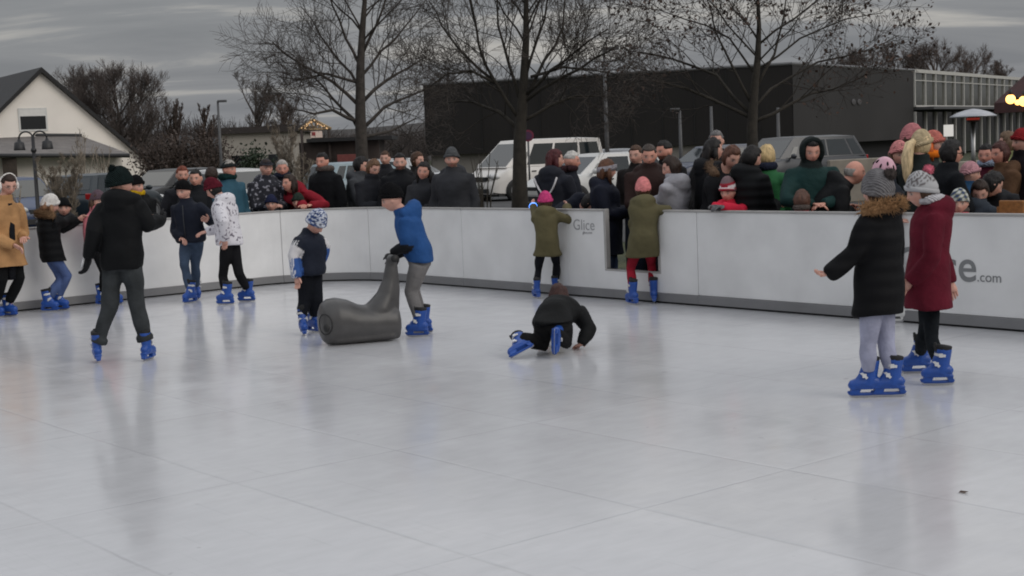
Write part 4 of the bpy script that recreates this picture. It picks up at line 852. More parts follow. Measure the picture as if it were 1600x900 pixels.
def make_skate(scale):
    """rental skate: shared meshes; ankle origin above the blade centre, toe towards +y"""
    key = round(scale, 2)
    if key in SK: return SK[key]
    s = scale; mb = MB(); X = np.array([1.0, 0, 0])
    mb.tube([np.array([0, y * .80, z]) * s for y, z in ((-.128, .118), (-.10, .125), (-.03, .13), (.06, .122), (.13, .112), (.175, .105), (.205, .098))],
            [q * s for q in (.02, .044, .050, .050, .048, .040, .014)], 14, ax=X, flat=1.0)
    mb.tube([np.array([0, y * .80, z]) * s for y, z in ((.0, .10), (-.012, .17), (-.022, .24), (-.03, .315))], [q * s for q in (.052, .050, .053, .058)], 14, ax=X, flat=1.28)
    mb.tube([np.array([0, y * .80, z]) * s for y, z in ((.10, .13), (.055, .175), (.02, .235))], [q * s for q in (.036, .040, .045)], 12, ax=X)
    mb.box(np.array([0, .024, .082]) * s, np.array([.040, .125, .010]) * s)
    hold = MB()
    for y0, y1, y2, y3 in ((-.118, -.05, -.135, -.085), (.075, .165, .10, .20)):      # heel and toe posts, leaning
        hold.add(np.array([[x * q, y * .80, z] for z, a, b2, q in ((.088, y0, y1, 1.0), (.030, y2, y3, .62)) for x, y in ((-.034, a), (.034, a), (.034, b2), (-.034, b2))]) * s,
                 [(0, 1, 2, 3), (4, 7, 6, 5), (0, 4, 5, 1), (1, 5, 6, 2), (2, 6, 7, 3), (3, 7, 4, 0)])
    hold.tube([np.array([0, y * .80, z]) * s for y, z in ((-.140, .048), (-.12, .034), (0, .030), (.17, .032), (.195, .042), (.208, .056))], [q * s for q in (.011, .015, .014, .014, .013, .009)], 8, ax=X, flat=1.0)
    blade = MB(); pr = [(-.145, .018), (-.12, .004), (0, 0), (.16, .003), (.19, .012), (.20, .03), (-.135, .03)]
    blade.add(np.array([[x, y * .80, z] for x in (-.002, .002) for y, z in pr]) * s, [tuple(range(7))[::-1], tuple(range(7, 14))] + [(i, (i + 1) % 7, 7 + (i + 1) % 7, 7 + i) for i in range(7)])
    bk = []
    for (y, z, rx, ry, tl) in ((.062, .178, .052, .046, .8), (.010, .262, .060, .058, .15)):
        b = MB(); th = np.linspace(-1.9, 1.9, 15); c0 = np.array([0, y * .8 - .02, z])
        q = np.array([0, cos(tl), sin(tl)]); w = np.array([0, -sin(tl), cos(tl)])
        A = [c0 + X * rx * sin(t) + q * ry * cos(t) for t in th]
        rings = []
        for p, t in zip(A, th):
            o = X * sin(t) + q * cos(t); rings.append(np.array([p + o * a + w * c for a, c in ((-.004, -.011), (.005, -.011), (.005, .011), (-.004, .011))]) * s)
        b.loft(rings)
        for sx in (-1, 1): b.box((c0 + X * sx * rx * 1.03 + q * ry * .35) * s, np.array([.006, .016, .016]) * s)
        bk.append(b)
    ln = MB()
    ln.tube([np.array([0, y * .80, z]) * s for y, z in ((-.028, .29), (-.032, .335), (-.034, .345))], [.054 * s, .060 * s, .054 * s], 14, ax=X, flat=1.22)
    ln.tube([np.array([0, y * .80, z]) * s for y, z in ((.035, .27), (.045, .33), (.055, .368))], [.034 * s, .036 * s, .022 * s], 8, ax=X, flat=.5)
    SK[key] = (mb, hold, blade, bk, ln, s); return SK[key]
SK = {}; SKM = {}
def skate_meshes(scale):
    key = round(scale, 2)
    if key not in SKM:
        mb, hold, blade, bk, ln, s = make_skate(scale)
        SKM[key] = dict(hold=hold.mesh('blade_holder', False), blade=blade.mesh('blade', False), b0=bk[0].mesh('buckle', False), b1=bk[1].mesh('buckle', False), liner=ln.mesh('liner'), shell=None)
    return SKM[key]
def put_skate(parent, pos, F, toe_up=0, lean=0, scale=1.0, blue=(26, 72, 152), roll=None):
    """pos: ground point under the ankle relative to parent; F = toe direction"""
    k = skate_meshes(scale); rgb = blue
    shellm = mat('skate_plastic_%d_%d_%d' % rgb, lin(*rgb), .38, .12, 14, .08, 60, spec=.5)
    if k['shell'] is None:
        mb = MB(); src = make_skate(scale)[0]; mb.v = [v.copy() for v in src.v]; mb.f = list(src.f); mb.n = src.n
        o = remeshed('skate', mb, shellm, parent, (0, 0, 0), .007 * scale, 3)
        k['shell'] = o
        SKATE_FIX.append((key_ := round(scale, 2), []))
    else:
        o = bpy.data.objects.new('skate', bpy.data.meshes.new('tmp_skate')); COL.objects.link(o); o.parent = parent
        for kk, lst in SKATE_FIX:
            if kk == round(scale, 2): lst.append((o, shellm))
    F = unit(F); R = unit(np.cross(F, UP)) if roll is None else unit(roll); U2 = np.cross(R, F)
    o.matrix_local = Matrix(((R[0], F[0], U2[0], pos[0]), (R[1], F[1], U2[1], pos[1]), (R[2], F[2], U2[2], pos[2]), (0, 0, 0, 1)))
    steel = mat('blade_steel', (.45, .45, .46), .3, .1, metal=1.0); sil = mat('buckle_silver', lin(205, 205, 205), .4, .1); blk = mat('liner_black', lin(26, 26, 28), .8, .2, bump=.2)
    if k['hold'].materials: pass
    def sub(nm, me, m):
        if me.materials and nm == 'blade_holder' and me.materials[0].name != m.name: me = me.copy(); me.materials[0] = m
        q = bpy.data.objects.new(nm, me); COL.objects.link(q); q.parent = o
        if not me.materials: me.materials.append(m)
        return q
    sub('blade_holder', k['hold'], shellm); sub('blade', k['blade'], steel); sub('buckle', k['b0'], sil); sub('buckle', k['b1'], sil); sub('liner', k['liner'], blk)
    return o
SKATE_FIX = []
def finish_skates():
    for kk, lst in SKATE_FIX:
        me = SKM[kk]['shell'].data
        for o, m in lst:
            t = o.data; o.data = me; bpy.data.meshes.remove(t)
            if m.name != me.materials[0].name:
                o.data = me.copy(); o.data.materials[0] = m
def fuzz(mb, pts, nrm, ln, w, seed=0, gravity=.2):
    r = np.random.default_rng(seed)
    V_, F_ = [], []
    for p, n in zip(pts, nrm):
        d = unit(n + r.normal(size=3) * .55 - UP * gravity); s = unit(np.cross(d, r.normal(size=3))) * w; l = ln * r.uniform(.5, 1.1)
        i = len(V_); b = np.cross(d, s); V_ += [p + s, p - s * .5 + b * .87, p - s * .5 - b * .87, p + d * l]; F_ += [(i, i + 1, i + 3), (i + 1, i + 2, i + 3), (i + 2, i, i + 3)]
    mb.add(V_, F_)
def pompom(parent, org, c, r, m, seed=0):
    mb = MB(); mb.ball(c - org, r * .8, 14, 10)
    g = np.random.default_rng(seed); n = g.normal(size=(420, 3)); n /= np.linalg.norm(n, axis=1)[:, None]
    fuzz(mb, c - org + n * r * .7, n, r * .45, r * .07, seed, 0); return build('pompom', mb, m, parent)
def elps(c, R, F, ra, rb, n=22, U_=None, p=2.4):
    th = np.linspace(0, 2 * pi, n, endpoint=False); cs, sn = np.cos(th), np.sin(th)
    e = 2 / p
    return c + np.outer(np.sign(cs) * np.abs(cs) ** e * ra, R) + np.outer(np.sign(sn) * np.abs(sn) ** e * rb, F)

def person(J, st):
    """J: joints in world space; st: style. Returns the root empty (at the feet) with its body, clothes, hair, hat as children"""
    H = J['H']; hh = J['hh']; org = J['org']; hc, HF = J['head'], J['HF']; R, Fb = J['R'], J['F']
    fine = st.get('fine', False); vb = .008 if fine else .0105; vj = .012 if fine else .016
    root = empty(st.get('name', 'person'), org, 0, label=st['label'], cat='person', group=st.get('group'))
    tone = .45 + .55 * np.array(st.get('tone', (1, 1, 1)), float); g = st.get('girth', 1.0); p = st.get('puff', .014)
    pel, neck = J['pelvis'], J['neck']; sp = neck - pel; Ls = np.linalg.norm(sp); up = sp / Ls
    Rp = J.get('Rp', R); Fp = np.cross(UP, Rp); Fp = unit(Fp); FT = unit(np.cross(up, R)) 
    chest_c = lambda t: pel + sp * t + FT * (-J.get('hunch', .0) * H * sin(pi * min(max(t, 0), 1)))
    # ---------------- body: one skin from head to foot, thin under the clothes
    b = MB()
    b.add(HEAD @ HF * hh + hc, head_faces())
    for s_ in (-1, 1): b.ball(hc + HF.T @ (np.array([s_ * .365, -.02, -.03]) * hh), np.array([.035, .075, .115]) * hh, 10, 8, HF)
    b.tube([neck - up * .03 * H, neck + up * .015 * H, hc - HF[2] * .28 * hh - HF[1] * .05 * hh], [.042 * H, .034 * H, .033 * H], 12)
    b.loft([elps(chest_c(t), R, FT, a * H, c * H) for t, a, c in ((-.05, .06, .05), (.3, .06, .045), (.75, .075, .05), (.93, .06, .04), (1.0, .03, .03))])
    for s_ in ('L', 'R'):
        b.tube([J['s' + s_], J['e' + s_], J['w' + s_]], [.028 * H, .022 * H, .0165 * H], 8)
        b.tube([J['h' + s_], J['k' + s_], J['a' + s_] + unit(J['k' + s_] - J['a' + s_]) * .06 * H], [.045 * H, .026 * H, .016 * H], 8)
        b.tube([J['a' + s_] + unit(J['k' + s_] - J['a' + s_]) * .06 * H, J['a' + s_], J['a' + s_] + J['f' + s_] * .04 * H], [.016 * H, .014 * H, .012 * H], 8)
    hands = MB()
    for s_ in ('L', 'R'):
        hd = J.get('hd' + s_); 
        if hd is None: hd = unit(J['w' + s_] - J['e' + s_])
        hn = J.get('hn' + s_); 
        if hn is None: hn = unit(np.cross(hd, J['F'])) * (1 if s_ == 'L' else -1); hn = hn if np.linalg.norm(hn) > .3 else UP
        th = J['F'] + UP * .3          # thumb side
        side = 1 if np.cross(unit(hd), unit(hn - hd * (hn @ hd))) @ th > 0 else -1
        hand_mesh(hands, J['w' + s_], np.asarray(hd, float), np.asarray(hn, float), .105 * H * st.get('handk', 1.0), side, st.get('curl', .45))
    gl = st.get('gloves')
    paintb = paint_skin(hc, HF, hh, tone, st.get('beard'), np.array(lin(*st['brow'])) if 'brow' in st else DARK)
    HV, HFc = np.vstack(hands.v) - org, hands.f
    def body_post(me, o_):
        if not gl:
            co = get_co(me); n0 = len(co)
            vs = np.vstack([co, HV]).tolist(); fs = [tuple(q.vertices) for q in me.polygons] + [tuple(i + n0 for i in f) for f in HFc]
            me.clear_geometry(); me.from_pydata(vs, [], fs); me.update()
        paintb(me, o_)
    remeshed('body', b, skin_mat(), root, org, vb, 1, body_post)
    if gl:
        hv = np.vstack(hands.v); h2 = len(hv) // 2
        for i in (0, 1):
            q = MB(); q.add(hv[i * h2:(i + 1) * h2], [tuple(k - i * h2 for k in f) for f in hands.f if i * h2 <= f[0] < (i + 1) * h2]); build('glove', q, gl, root, org)
    # ---------------- jacket
    jm = st['jacket']; hem = st.get('hem', .0)            # hem: how far below the pelvis, in H
    mb = MB(); rg = []
    thigh = (J['kL'] + J['kR']) / 2 - (J['hL'] + J['hR']) / 2; thl = unit(thigh)
    spread = abs((J['kL'] - J['kR']) @ Rp) / 2
    fl = st.get('flare', 1.0)
    if hem > .03:
        k = hem / .245
        dn = unit(thl * .75 - UP * .25)
        c1 = pel + dn * hem * H
        fwd = abs((J['kL'] - J['kR']) @ Fp) / 2 * min(k, 1)
        rg.append(elps(c1, Rp, Fp, (.085 + .012 * k) * H * fl * g + spread * min(k, 1) * .55 + p, (.075 * fl) * H * g + fwd * .7 + p))
        rg.append(elps(pel + dn * hem * .5 * H, Rp, Fp, .102 * H * (1 + (fl - 1) * .5) * g + p, .082 * H * g + fwd * .35 + p))
    else: rg.append(elps(pel - up * hem * H * 0 - up * .02 * H, Rp, Fp, .098 * H * g * fl + p, .077 * H * g + p))
    wst = st.get('waist', 1.0)
    for t, a, c, Rr in ((.12, .098, .080, Rp), (.36, .090 * wst, .074 * wst, R), (.62, .100, .078, R), (.82, .104, .074, R), (.95, .082, .058, R), (1.03, .046, .046, R)):
        rg.append(elps(chest_c(t), Rr, unit(np.cross(up, Rr)), a * H * g + p, c * H * g + p))
    if st.get('collar', True) and st.get('hood') != 'fur': rg.append(elps(neck + up * .022 * H + FT * .006 * H, R, FT, .046 * H + p * .7, .046 * H + p * .7)); rg.append(elps(neck + up * st.get('collar_h', .052) * H + FT * .012 * H, R, FT, .042 * H + p * .6, .044 * H + p * .6)); 
    mb.loft(rg)
    ak = st.get('armk', 1.0)
    sw_ = {}
    for s_ in ('L', 'R'):
        sgn = -1 if s_ == 'L' else 1
        S0 = J['s' + s_]; E0 = J['e' + s_]; Wr = J['w' + s_]; fa = unit(Wr - E0)
        mb.tube([S0 - R * sgn * .05 * H, S0, S0 * .55 + E0 * .45, E0, E0 * .5 + Wr * .5, Wr - fa * .005 * H, Wr + fa * .008 * H],
                [.040 * H * ak + p * .6, .043 * H * ak + p * .6, .039 * H * ak + p * .7, .035 * H * ak + p * .7, .033 * H * ak + p * .7, .027 * H * ak + p * .6, .022 * H * ak + p * .6], 12)
    if st.get('hood') in ('down', 'fur'):
        hk = st.get('hoodk', 1.0); hb = neck - FT * .055 * H * hk + up * (.012 + .05 * (hk - 1) * 2) * H; rr = []
        for q in np.linspace(-1, 1, 9):
            c = hb + R * q * .085 * H + FT * (.075 * H * q * q) - up * .012 * H * q * q; rr.append(c)
        mb.tube(rr, [(.02 * H + .028 * H * (1 - (i / 4 - 1) ** 2)) * hk + p * .4 for i in range(9)], 10)
        mb.tube([hb + up * .02 * H, hb - up * .04 * H - FT * .01 * H, hb - up * .09 * H + FT * .01 * H], [.06 * H, .062 * H, .03 * H], 12, ax=R, flat=.55)
    if st.get('hood') == 'up':
        P = HEAD.copy(); P[:, 1] = np.clip(P[:, 1], None, .30); keep = lambda x, y, z: (y < .2) | (z > .36)
        for sgn in (0,):
            ar = []
            for th in np.linspace(-pi * .78, pi * .78, 13):
                c = hc + HF.T @ (np.array([.40 * sin(th), .16 - .04 * cos(th), .05 + .50 * cos(th)]) * hh); ar.append(c)
            mb.tube(ar, [.085 * hh + p * .5] * 13, 10)
        mb.ball(hc + HF.T @ (np.array([0, -.10, .03]) * hh), np.array([.47, .50, .58]) * hh, 22, 14, HF)
    if 'extra_jacket' in st: st['extra_jacket'](mb, J)
    wr = wrinkle(st.get('fold', .007), 13, len(st['label']))
    pj = st.get('paint')
    def jpost(me, o_):
        if st.get('hood') == 'up':        # open the face of the hood
            co = get_co(me) + o_; l = (co - hc) @ HF.T / hh
            cut = (l[:, 1] > .17) & (np.abs(l[:, 0]) < .33) & (l[:, 2] > -.42) & (l[:, 2] < .40)
            co2 = co.copy(); q = l.copy(); q[cut, 1] = .02; q[cut, 0] *= .5; q[cut, 2] *= .5
            co2[cut] = (q[cut] * hh) @ HF + hc
            me.vertices.foreach_set('co', (co2 - o_).ravel()); me.update()
        wr(me, o_)
        if pj: set_col(me, pj(get_co(me) + o_, J))
    jk = remeshed(st.get('jname', 'jacket'), mb, jm if not pj else VCOL(), root, org, vj, 3, jpost)
    if st.get('hood') == 'fur':
        fm = MB(); hb = neck - FT * .078 * H + up * .022 * H; pts, nr = [], []; r = np.random.default_rng(5)
        for k in range(1500 if fine else 500):
            q = r.uniform(-1, 1); c = hb + R * q * .12 * H + FT * (.10 * H * q * q) - up * .02 * H * q * q
            n_ = unit(up * r.uniform(-.4, 1) - FT * r.uniform(-.3, 1) + R * r.normal() * .4); pts.append(c + n_ * .022 * H); nr.append(n_)
        rr = [hb + R * q * .12 * H + FT * (.10 * H * q * q) - up * .02 * H * q * q for q in np.linspace(-1, 1, 9)]
        fm.tube(rr, [.027 * H] * 9, 8); fuzz(fm, pts, nr, .040 * H, .0024 * H, 3, .15)
        build('fur_trim', fm, st.get('furm') or cloth((120, 92, 68), 'fur'), root, org)
    if st.get('scarf'):
        sm = MB(); ar = [neck + up * .045 * H + (R * cos(t) + FT * sin(t)) * .05 * H for t in np.linspace(0, 2 * pi, 15)]
        sm.tube(ar, [.026 * H] * 15, 8); build('scarf', sm, st['scarf'], root, org)
    if st.get('zip') is not None and fine:
        zm = MB(); f0 = chest_c(.05) + FT * (.082 * H * g + p); f1 = chest_c(.95) + FT * (.062 * H * g + p)
        zm.tube([f0, chest_c(.5) + FT * (.08 * H * g + p), f1], [.006] * 3, 6); build('zipper', zm, st['zip'], root, org)
    # ---------------- trousers
    tb = MB(); tk = st.get('legk', 1.0)
    tb.loft([elps(pel + up * .07 * H, Rp, Fp, .082 * H * g, .068 * H * g), elps(pel, Rp, Fp, .092 * H * g, .075 * H * g), elps(pel - UP * .05 * H, Rp, Fp, .08 * H, .066 * H)])
    for s_ in ('L', 'R'):
        h_, k_, a_ = J['h' + s_], J['k' + s_], J['a' + s_]; e = a_ + unit(k_ - a_) * st.get('ankle_gap', .0) * H
        pts = [h_, h_ * .5 + k_ * .5, k_, k_ * .55 + e * .45, e]; rd = [.056 * H, .049 * H, .040 * H, .039 * H, .031 * H]
        tb.tube(pts, [q * tk for q in rd], 12)
        if st.get('cuff'): tb.tube([e - unit(k_ - a_) * .01 * H, e + unit(k_ - a_) * .02 * H], [.042 * H * tk, .045 * H * tk], 12)
    remeshed('trousers', tb, st['trousers'], root, org, vj, 2, wrinkle(st.get('tfold', .006), 16, 3 + len(st['label'])))
    # ---------------- feet
    if st.get('skates', False):
        for s_ in ('L', 'R'):
            put_skate(root, J['g' + s_] - org, J['f' + s_], scale=st.get('skate_scale', 1.0), blue=st.get('skate_col', (26, 72, 152)), roll=J.get('fr' + s_))
    else:
        for s_ in ('L', 'R'):
            sm = MB(); f_ = J['f' + s_]; rr = np.cross(f_, UP); a = J['g' + s_]; L = .15 * H
            sm.tube([a - f_ * .05 * H + UP * .028 * H, a - f_ * .035 * H + UP * .03 * H, a + f_ * .03 * H + UP * .028 * H, a + f_ * .08 * H + UP * .022 * H, a + f_ * .105 * H + UP * .016 * H],
                    [.012 * H, .024 * H, .026 * H, .025 * H, .012 * H], 10, ax=rr, flat=.9)
            sm.tube([a + UP * .03 * H, a + UP * .075 * H], [.028 * H, .03 * H], 10)
            build('shoe', sm, st.get('shoem') or cloth((30, 28, 28), 'nylon'), root, org)
    # ---------------- hair
    hr = st.get('hair')
    if hr:
        kind, hm = hr
        if kind == 'short': keep = lambda x, y, z: (z > .30 - .2 * (y < .22)) & ((z > .08) | ((y < .02) & (z > -.18 - .0 * y)))
        elif kind == 'bald': keep = lambda x, y, z: (y < .05) & (z < .22) & (z > -.2)
        else: keep = lambda x, y, z: (z > .30) | ((y < .14) & (z > -.34)) | ((y < .25) & (z > .1))
        hb_ = cap_shell(hc, HF, hh, {'short': 1.10, 'bald': 1.05}.get(kind, 1.14), keep, noise=.032 if kind != 'bald' else .012, nseed=len(st['label']), ext=(1, 1, 1.03))
        if kind == 'long':
            bk = hc + HF.T @ (np.array([0, -.28, .0]) * hh)
            hb_.tube([bk + HF[2] * .3 * hh, bk, bk - HF[2] * .45 * hh - HF[1] * .04 * hh, bk - UP * st.get('hairlen', .85) * hh - HF[1] * .10 * hh], [.28 * hh, .40 * hh, .38 * hh, .22 * hh], 14, ax=HF[0], flat=.48)
            for s_ in (-1, 1):
                sd = hc + HF.T @ (np.array([s_ * .38, -.02, .1]) * hh)
                hb_.tube([sd, sd - UP * .35 * hh, sd - UP * .8 * hh + HF[1] * .08 * hh], [.10 * hh, .13 * hh, .05 * hh], 8)
        if kind == 'pony':
            bk = hc + HF.T @ (np.array([0, -.46, .12]) * hh); dirp = np.asarray(st.get('pony', -HF[1]), float)
            hb_.tube([bk, bk + dirp * .22 * hh - UP * .12 * hh, bk + dirp * .36 * hh - UP * .7 * hh, bk + dirp * .33 * hh - UP * 1.4 * hh, bk + dirp * .3 * hh - UP * 1.9 * hh], [.12 * hh, .2 * hh, .24 * hh, .19 * hh, .05 * hh], 12)
        build('hair', hb_, hm, root, org)
    # ---------------- hats
    ht = st.get('hat')
    if ht:
        hm, opt = ht; tl = opt.get('tilt', .55); lo = opt.get('low', .06); ez = opt.get('tall', 1.12)
        keep = lambda x, y, z: z > lo + tl * .25 * y / .43
        mbh = cap_shell(hc, HF, hh, opt.get('infl', 1.14), keep, ext=(1, 1.02, ez), off=(0, -.02, opt.get('lift', 0.0)), noise=.006, nseed=1, tuck=.95)
        hpaint = opt.get('paint')
        ho = build(opt.get('name', 'beanie'), mbh, hm, root, org)
        if hpaint:
            l = (get_co(ho.data) + org - hc) @ HF.T / hh; set_col(ho.data, hpaint(l))
        if opt.get('brim', True):
            br = []; 
            for t in np.linspace(0, 2 * pi, 25)[:-1]:
                y = .47 * cos(t); x = .40 * sin(t); z = lo + tl * .25 * y / .43 + .05
                br.append(hc + HF.T @ (np.array([x, y - .02, z]) * hh))
            bm = MB(); nb = len(br); rings = []
            for i, c in enumerate(br):
                o_ = unit(c - hc - HF[2] * ((c - hc) @ HF[2])); rings.append(np.array([c + o_ * a * hh + HF[2] * z_ * hh for a, z_ in ((-.03, -.075), (.03, -.085), (.05, 0), (.03, .085), (-.03, .075))]))
            Vv = np.vstack(rings); Fv = []
            for i in range(nb):
                for j in range(5): Fv.append((i * 5 + j, ((i + 1) % nb) * 5 + j, ((i + 1) % nb) * 5 + (j + 1) % 5, i * 5 + (j + 1) % 5))
            bm.add(Vv, Fv); bo = build('brim', bm, opt.get('brimm') or hm, ho, org)
            if hpaint and not opt.get('brimm'):
                l = (get_co(bo.data) + org - hc) @ HF.T / hh; set_col(bo.data, hpaint(l))
        if 'pom' in opt:
            pm, pr = opt['pom']; c = hc + HF.T @ (np.array(opt.get('pomat', (0, -.12, .66))) * hh); pompom(ho, org, c, pr * hh, pm, 3)
        if opt.get('peak'):
            pk = MB(); rings = []
            for t in np.linspace(-1.1, 1.1, 11):
                c = hc + HF.T @ (np.array([.40 * sin(t), .40 * cos(t), lo + tl * .25]) * hh); o_ = HF[1] * (.22 * cos(t)) * hh - HF[2] * .05 * hh
                rings.append(np.array([c, c + o_, c + o_ + HF[2] * .025 * hh, c + HF[2] * .04 * hh]))
            pk.loft(rings); build('peak', pk, hm, ho, org)
    if st.get('extra'): st['extra'](root, J, org)
    return root

def add_limbs(J, arms, H, fine=False):
    """fill elbows, knees by IK"""
    for s_ in ('L', 'R'):
        sg = -1 if s_ == 'L' else 1
        if 'e' + s_ not in J: J['e' + s_] = ik(J['s' + s_], J['w' + s_], .175 * H, .150 * H, J.get('hint' + s_, -UP * .7 - J['F'] * .5 + J['R'] * sg * .6))
        if 'k' + s_ not in J: J['k' + s_] = ik(J['h' + s_], J['a' + s_], .228 * H, .218 * H, J.get('khint' + s_, J['F'] + J['R'] * sg * .15))
    return J
# ------------------------------------------------------------------ skaters, posed joint by joint
NY, WO, KN, QU, DE, FU, HA = 'nylon', 'wool', 'knit', 'quilt', 'denim', 'fur', 'hair'
BLK = (17, 18, 20); NAVY = (22, 26, 38); GREY = (78, 78, 82)
BROWN, DBROWN, BLACKH, GREYH, BLOND, REDH = (72, 50, 36), (44, 31, 25), (25, 22, 22), (150, 145, 140), (190, 165, 120), (70, 24, 28)
def hair(kind, c): return (kind, cloth(c, HA))
def skater(label, H, head, neck, pelvis, face, feet, hands, style, elbows=(None, None), knees=(None, None), pface=None, ankle_z=.17, sk=.76):
    if 140 <= face <= 220: feet, hands, elbows, knees = feet[::-1], hands[::-1], elbows[::-1], knees[::-1]
    gL, gR = ground(feet[0][0], feet[0][1]), ground(feet[1][0], feet[1][1])
    D = (gL[1] + gR[1]) / 2; hh = .13 + .055 * H
    J = dict(H=H, hh=hh, org=np.array([(gL[0] + gR[0]) / 2, D, 0.0]))
    P = lambda t: at(t[0], t[1], D + (t[2] if len(t) > 2 else 0))
    J['head'] = P(head); J['HF'] = head_frame(head[3], head[4], head[5] if len(head) > 5 else 0)
    J['neck'], J['pelvis'] = P(neck), P(pelvis)
    F = heading(face); R = np.cross(F, UP); J['F'], J['R'] = F, R
    Fp = heading(face if pface is None else pface); J['Rp'] = np.cross(Fp, UP)
    up = unit(J['neck'] - J['pelvis'])
    for i, s_ in enumerate(('L', 'R')):
        sg = -1 if i == 0 else 1
        J['s' + s_] = J['neck'] - up * .05 * H + R * sg * style.get('sw', .098) * H
        J['h' + s_] = J['pelvis'] - UP * .03 * H + J['Rp'] * sg * .05 * H
        J['g' + s_] = (gL, gR)[i]; J['f' + s_] = heading(feet[i][2]); J['a' + s_] = J['g' + s_] + UP * ankle_z * sk
        J['w' + s_] = P(hands[i])
        if elbows[i]: J['e' + s_] = P(elbows[i])
        if knees[i]: J['k' + s_] = P(knees[i])
    J.update(style.pop('J', {}))
    add_limbs(J, None, H)
    st = dict(label=label, fine=True, fold=.011, skates=True, skate_scale=sk, ankle_gap=.03 if 'ankle_gap' not in style else style['ankle_gap'], group=None); st.update({k: v for k, v in style.items() if k != 'ankle_gap'})
    return person(J, st)
def arm_param(co, J, s_):
    """0..2 along shoulder-elbow-wrist and distance from the arm"""
    best = np.full(len(co), 9.0); T = np.zeros(len(co))
    for k, (a, b) in enumerate(((J['s' + s_], J['e' + s_]), (J['e' + s_], J['w' + s_]))):
        d = b - a; t = np.clip(((co - a) @ d) / (d @ d), 0, 1); q = np.linalg.norm(co - (a + t[:, None] * d), axis=1)
        m = q < best; best = np.where(m, q, best); T = np.where(m, t + k, T)
    return T, best
hat = lambda rgb, kind=KN, **k: (cloth(rgb, kind), k)

# S1 tan coat, earmuffs
def tan_extra(root, J, org):
    hc, HF, hh = J['head'], J['HF'], J['hh']
    m = cloth((228, 224, 220), FU); f = link('earmuffs', None, None, root)
    bpy.data.objects.remove(f)
    mb = MB(); A = [hc + HF.T @ (np.array([.43 * sin(t), -.05, .10 + .50 * cos(t)]) * hh) for t in np.linspace(-1.75, 1.75, 15)]
    mb.tube(A, [.035 * hh] * 15, 8)
    r = np.random.default_rng(4)
    for s_ in (-1, 1):
        c = hc + HF.T @ (np.array([s_ * .43, -.03, -.05]) * hh); mb.ball(c, np.array([.11, .21, .22]) * hh, 14, 10, HF)
        n = r.normal(size=(150, 3)); n /= np.linalg.norm(n, axis=1)[:, None]; fuzz(mb, c + (n * [.09, .19, .2]) @ HF * hh, n, .06 * hh, .012 * hh, 3, 0)
    build('earmuffs', mb, m, root, org)
    g = MB()
    for s_ in (-1, 1):
        A = [hc + HF.T @ (np.array([s_ * .15 + .10 * cos(t), .415, .02 + .075 * sin(t)]) * hh) for t in np.linspace(0, 2 * pi, 13)]; g.tube(A, [.011 * hh] * 13, 5)
        g.tube([hc + HF.T @ (np.array([s_ * .25, .41, .04]) * hh), hc + HF.T @ (np.array([s_ * .36, .0, .02]) * hh)], [.011 * hh] * 2, 5)
    build('glasses', g, cloth((120, 95, 80), NY), root, org)
    # open front: dark pullover showing between the coat fronts
    n_, p_ = J['neck'], J['pelvis']; F = J['F']; R = J['R']; mb = MB(); rr = []
    for t in np.linspace(-.95, .97, 12):
        c = p_ + (n_ - p_) * t + F * (.0905 if t < .5 else .0905 - .02 * (t - .5) / .5) * J['H']; w = (.030 + .012 * (1 - t) * .5) * J['H']
        rr.append(np.array([c - R * w - F * .045, c - R * w * .5 + F * .006, c + R * w * .5 + F * .006, c + R * w - F * .045]))
    mb.loft(rr); build('pullover', mb, cloth((24, 25, 30), WO), root, org)
skater('young man in an open tan coat with white earmuffs and glasses at the left edge', 1.64,
       (13, 289, 0, 140, 22), (5, 316), (7, 378), 125, ((13, 494, 110), (-9, 496, 100)), ((36, 371, -.05), (20, 383, -.22)),
       dict(jacket=cloth((168, 128, 88), WO), hem=.17, flare=1.15, puff=.02, trousers=cloth(BLK, WO), hair=hair('short', DBROWN), extra=tan_extra, jname='coat'))
# S2 girl with white hat at the boards
skater('girl in a black fur hooded coat and white hat leaning on the left boards', 1.33,
       (78, 320, 0, 60, 15, -14), (76, 338), (79, 392), 60, ((76, 487, 95), (92, 484.5, 95)), ((122, 343, .30), (112, 342, .34)),
       dict(jacket=cloth(BLK, QU), hem=.10, hood='fur', furm=cloth((118, 94, 72), FU), puff=.022, trousers=cloth((72, 88, 128), DE), tone=(1, 1, 1), hair=hair('long', (140, 105, 80)), hairlen=.35,
            hat=hat((222, 218, 214), KN, infl=1.17)))
# S4 girl in pink jacket behind the man
skater('girl in a dusty pink jacket and mauve beanie, half hidden by the man in black', 1.34,
       (153, 314, 0, 130, 8), (151, 332), (155, 382), 120, ((178, 475, 110), (160, 477, 110)), ((176, 372, -.1), (166, 370, -.15)),
       dict(jacket=cloth((178, 104, 112), NY), puff=.016, trousers=cloth(BLK, WO), hair=hair('long', BROWN), hairlen=.5, hat=hat((98, 82, 90), KN, infl=1.17)))
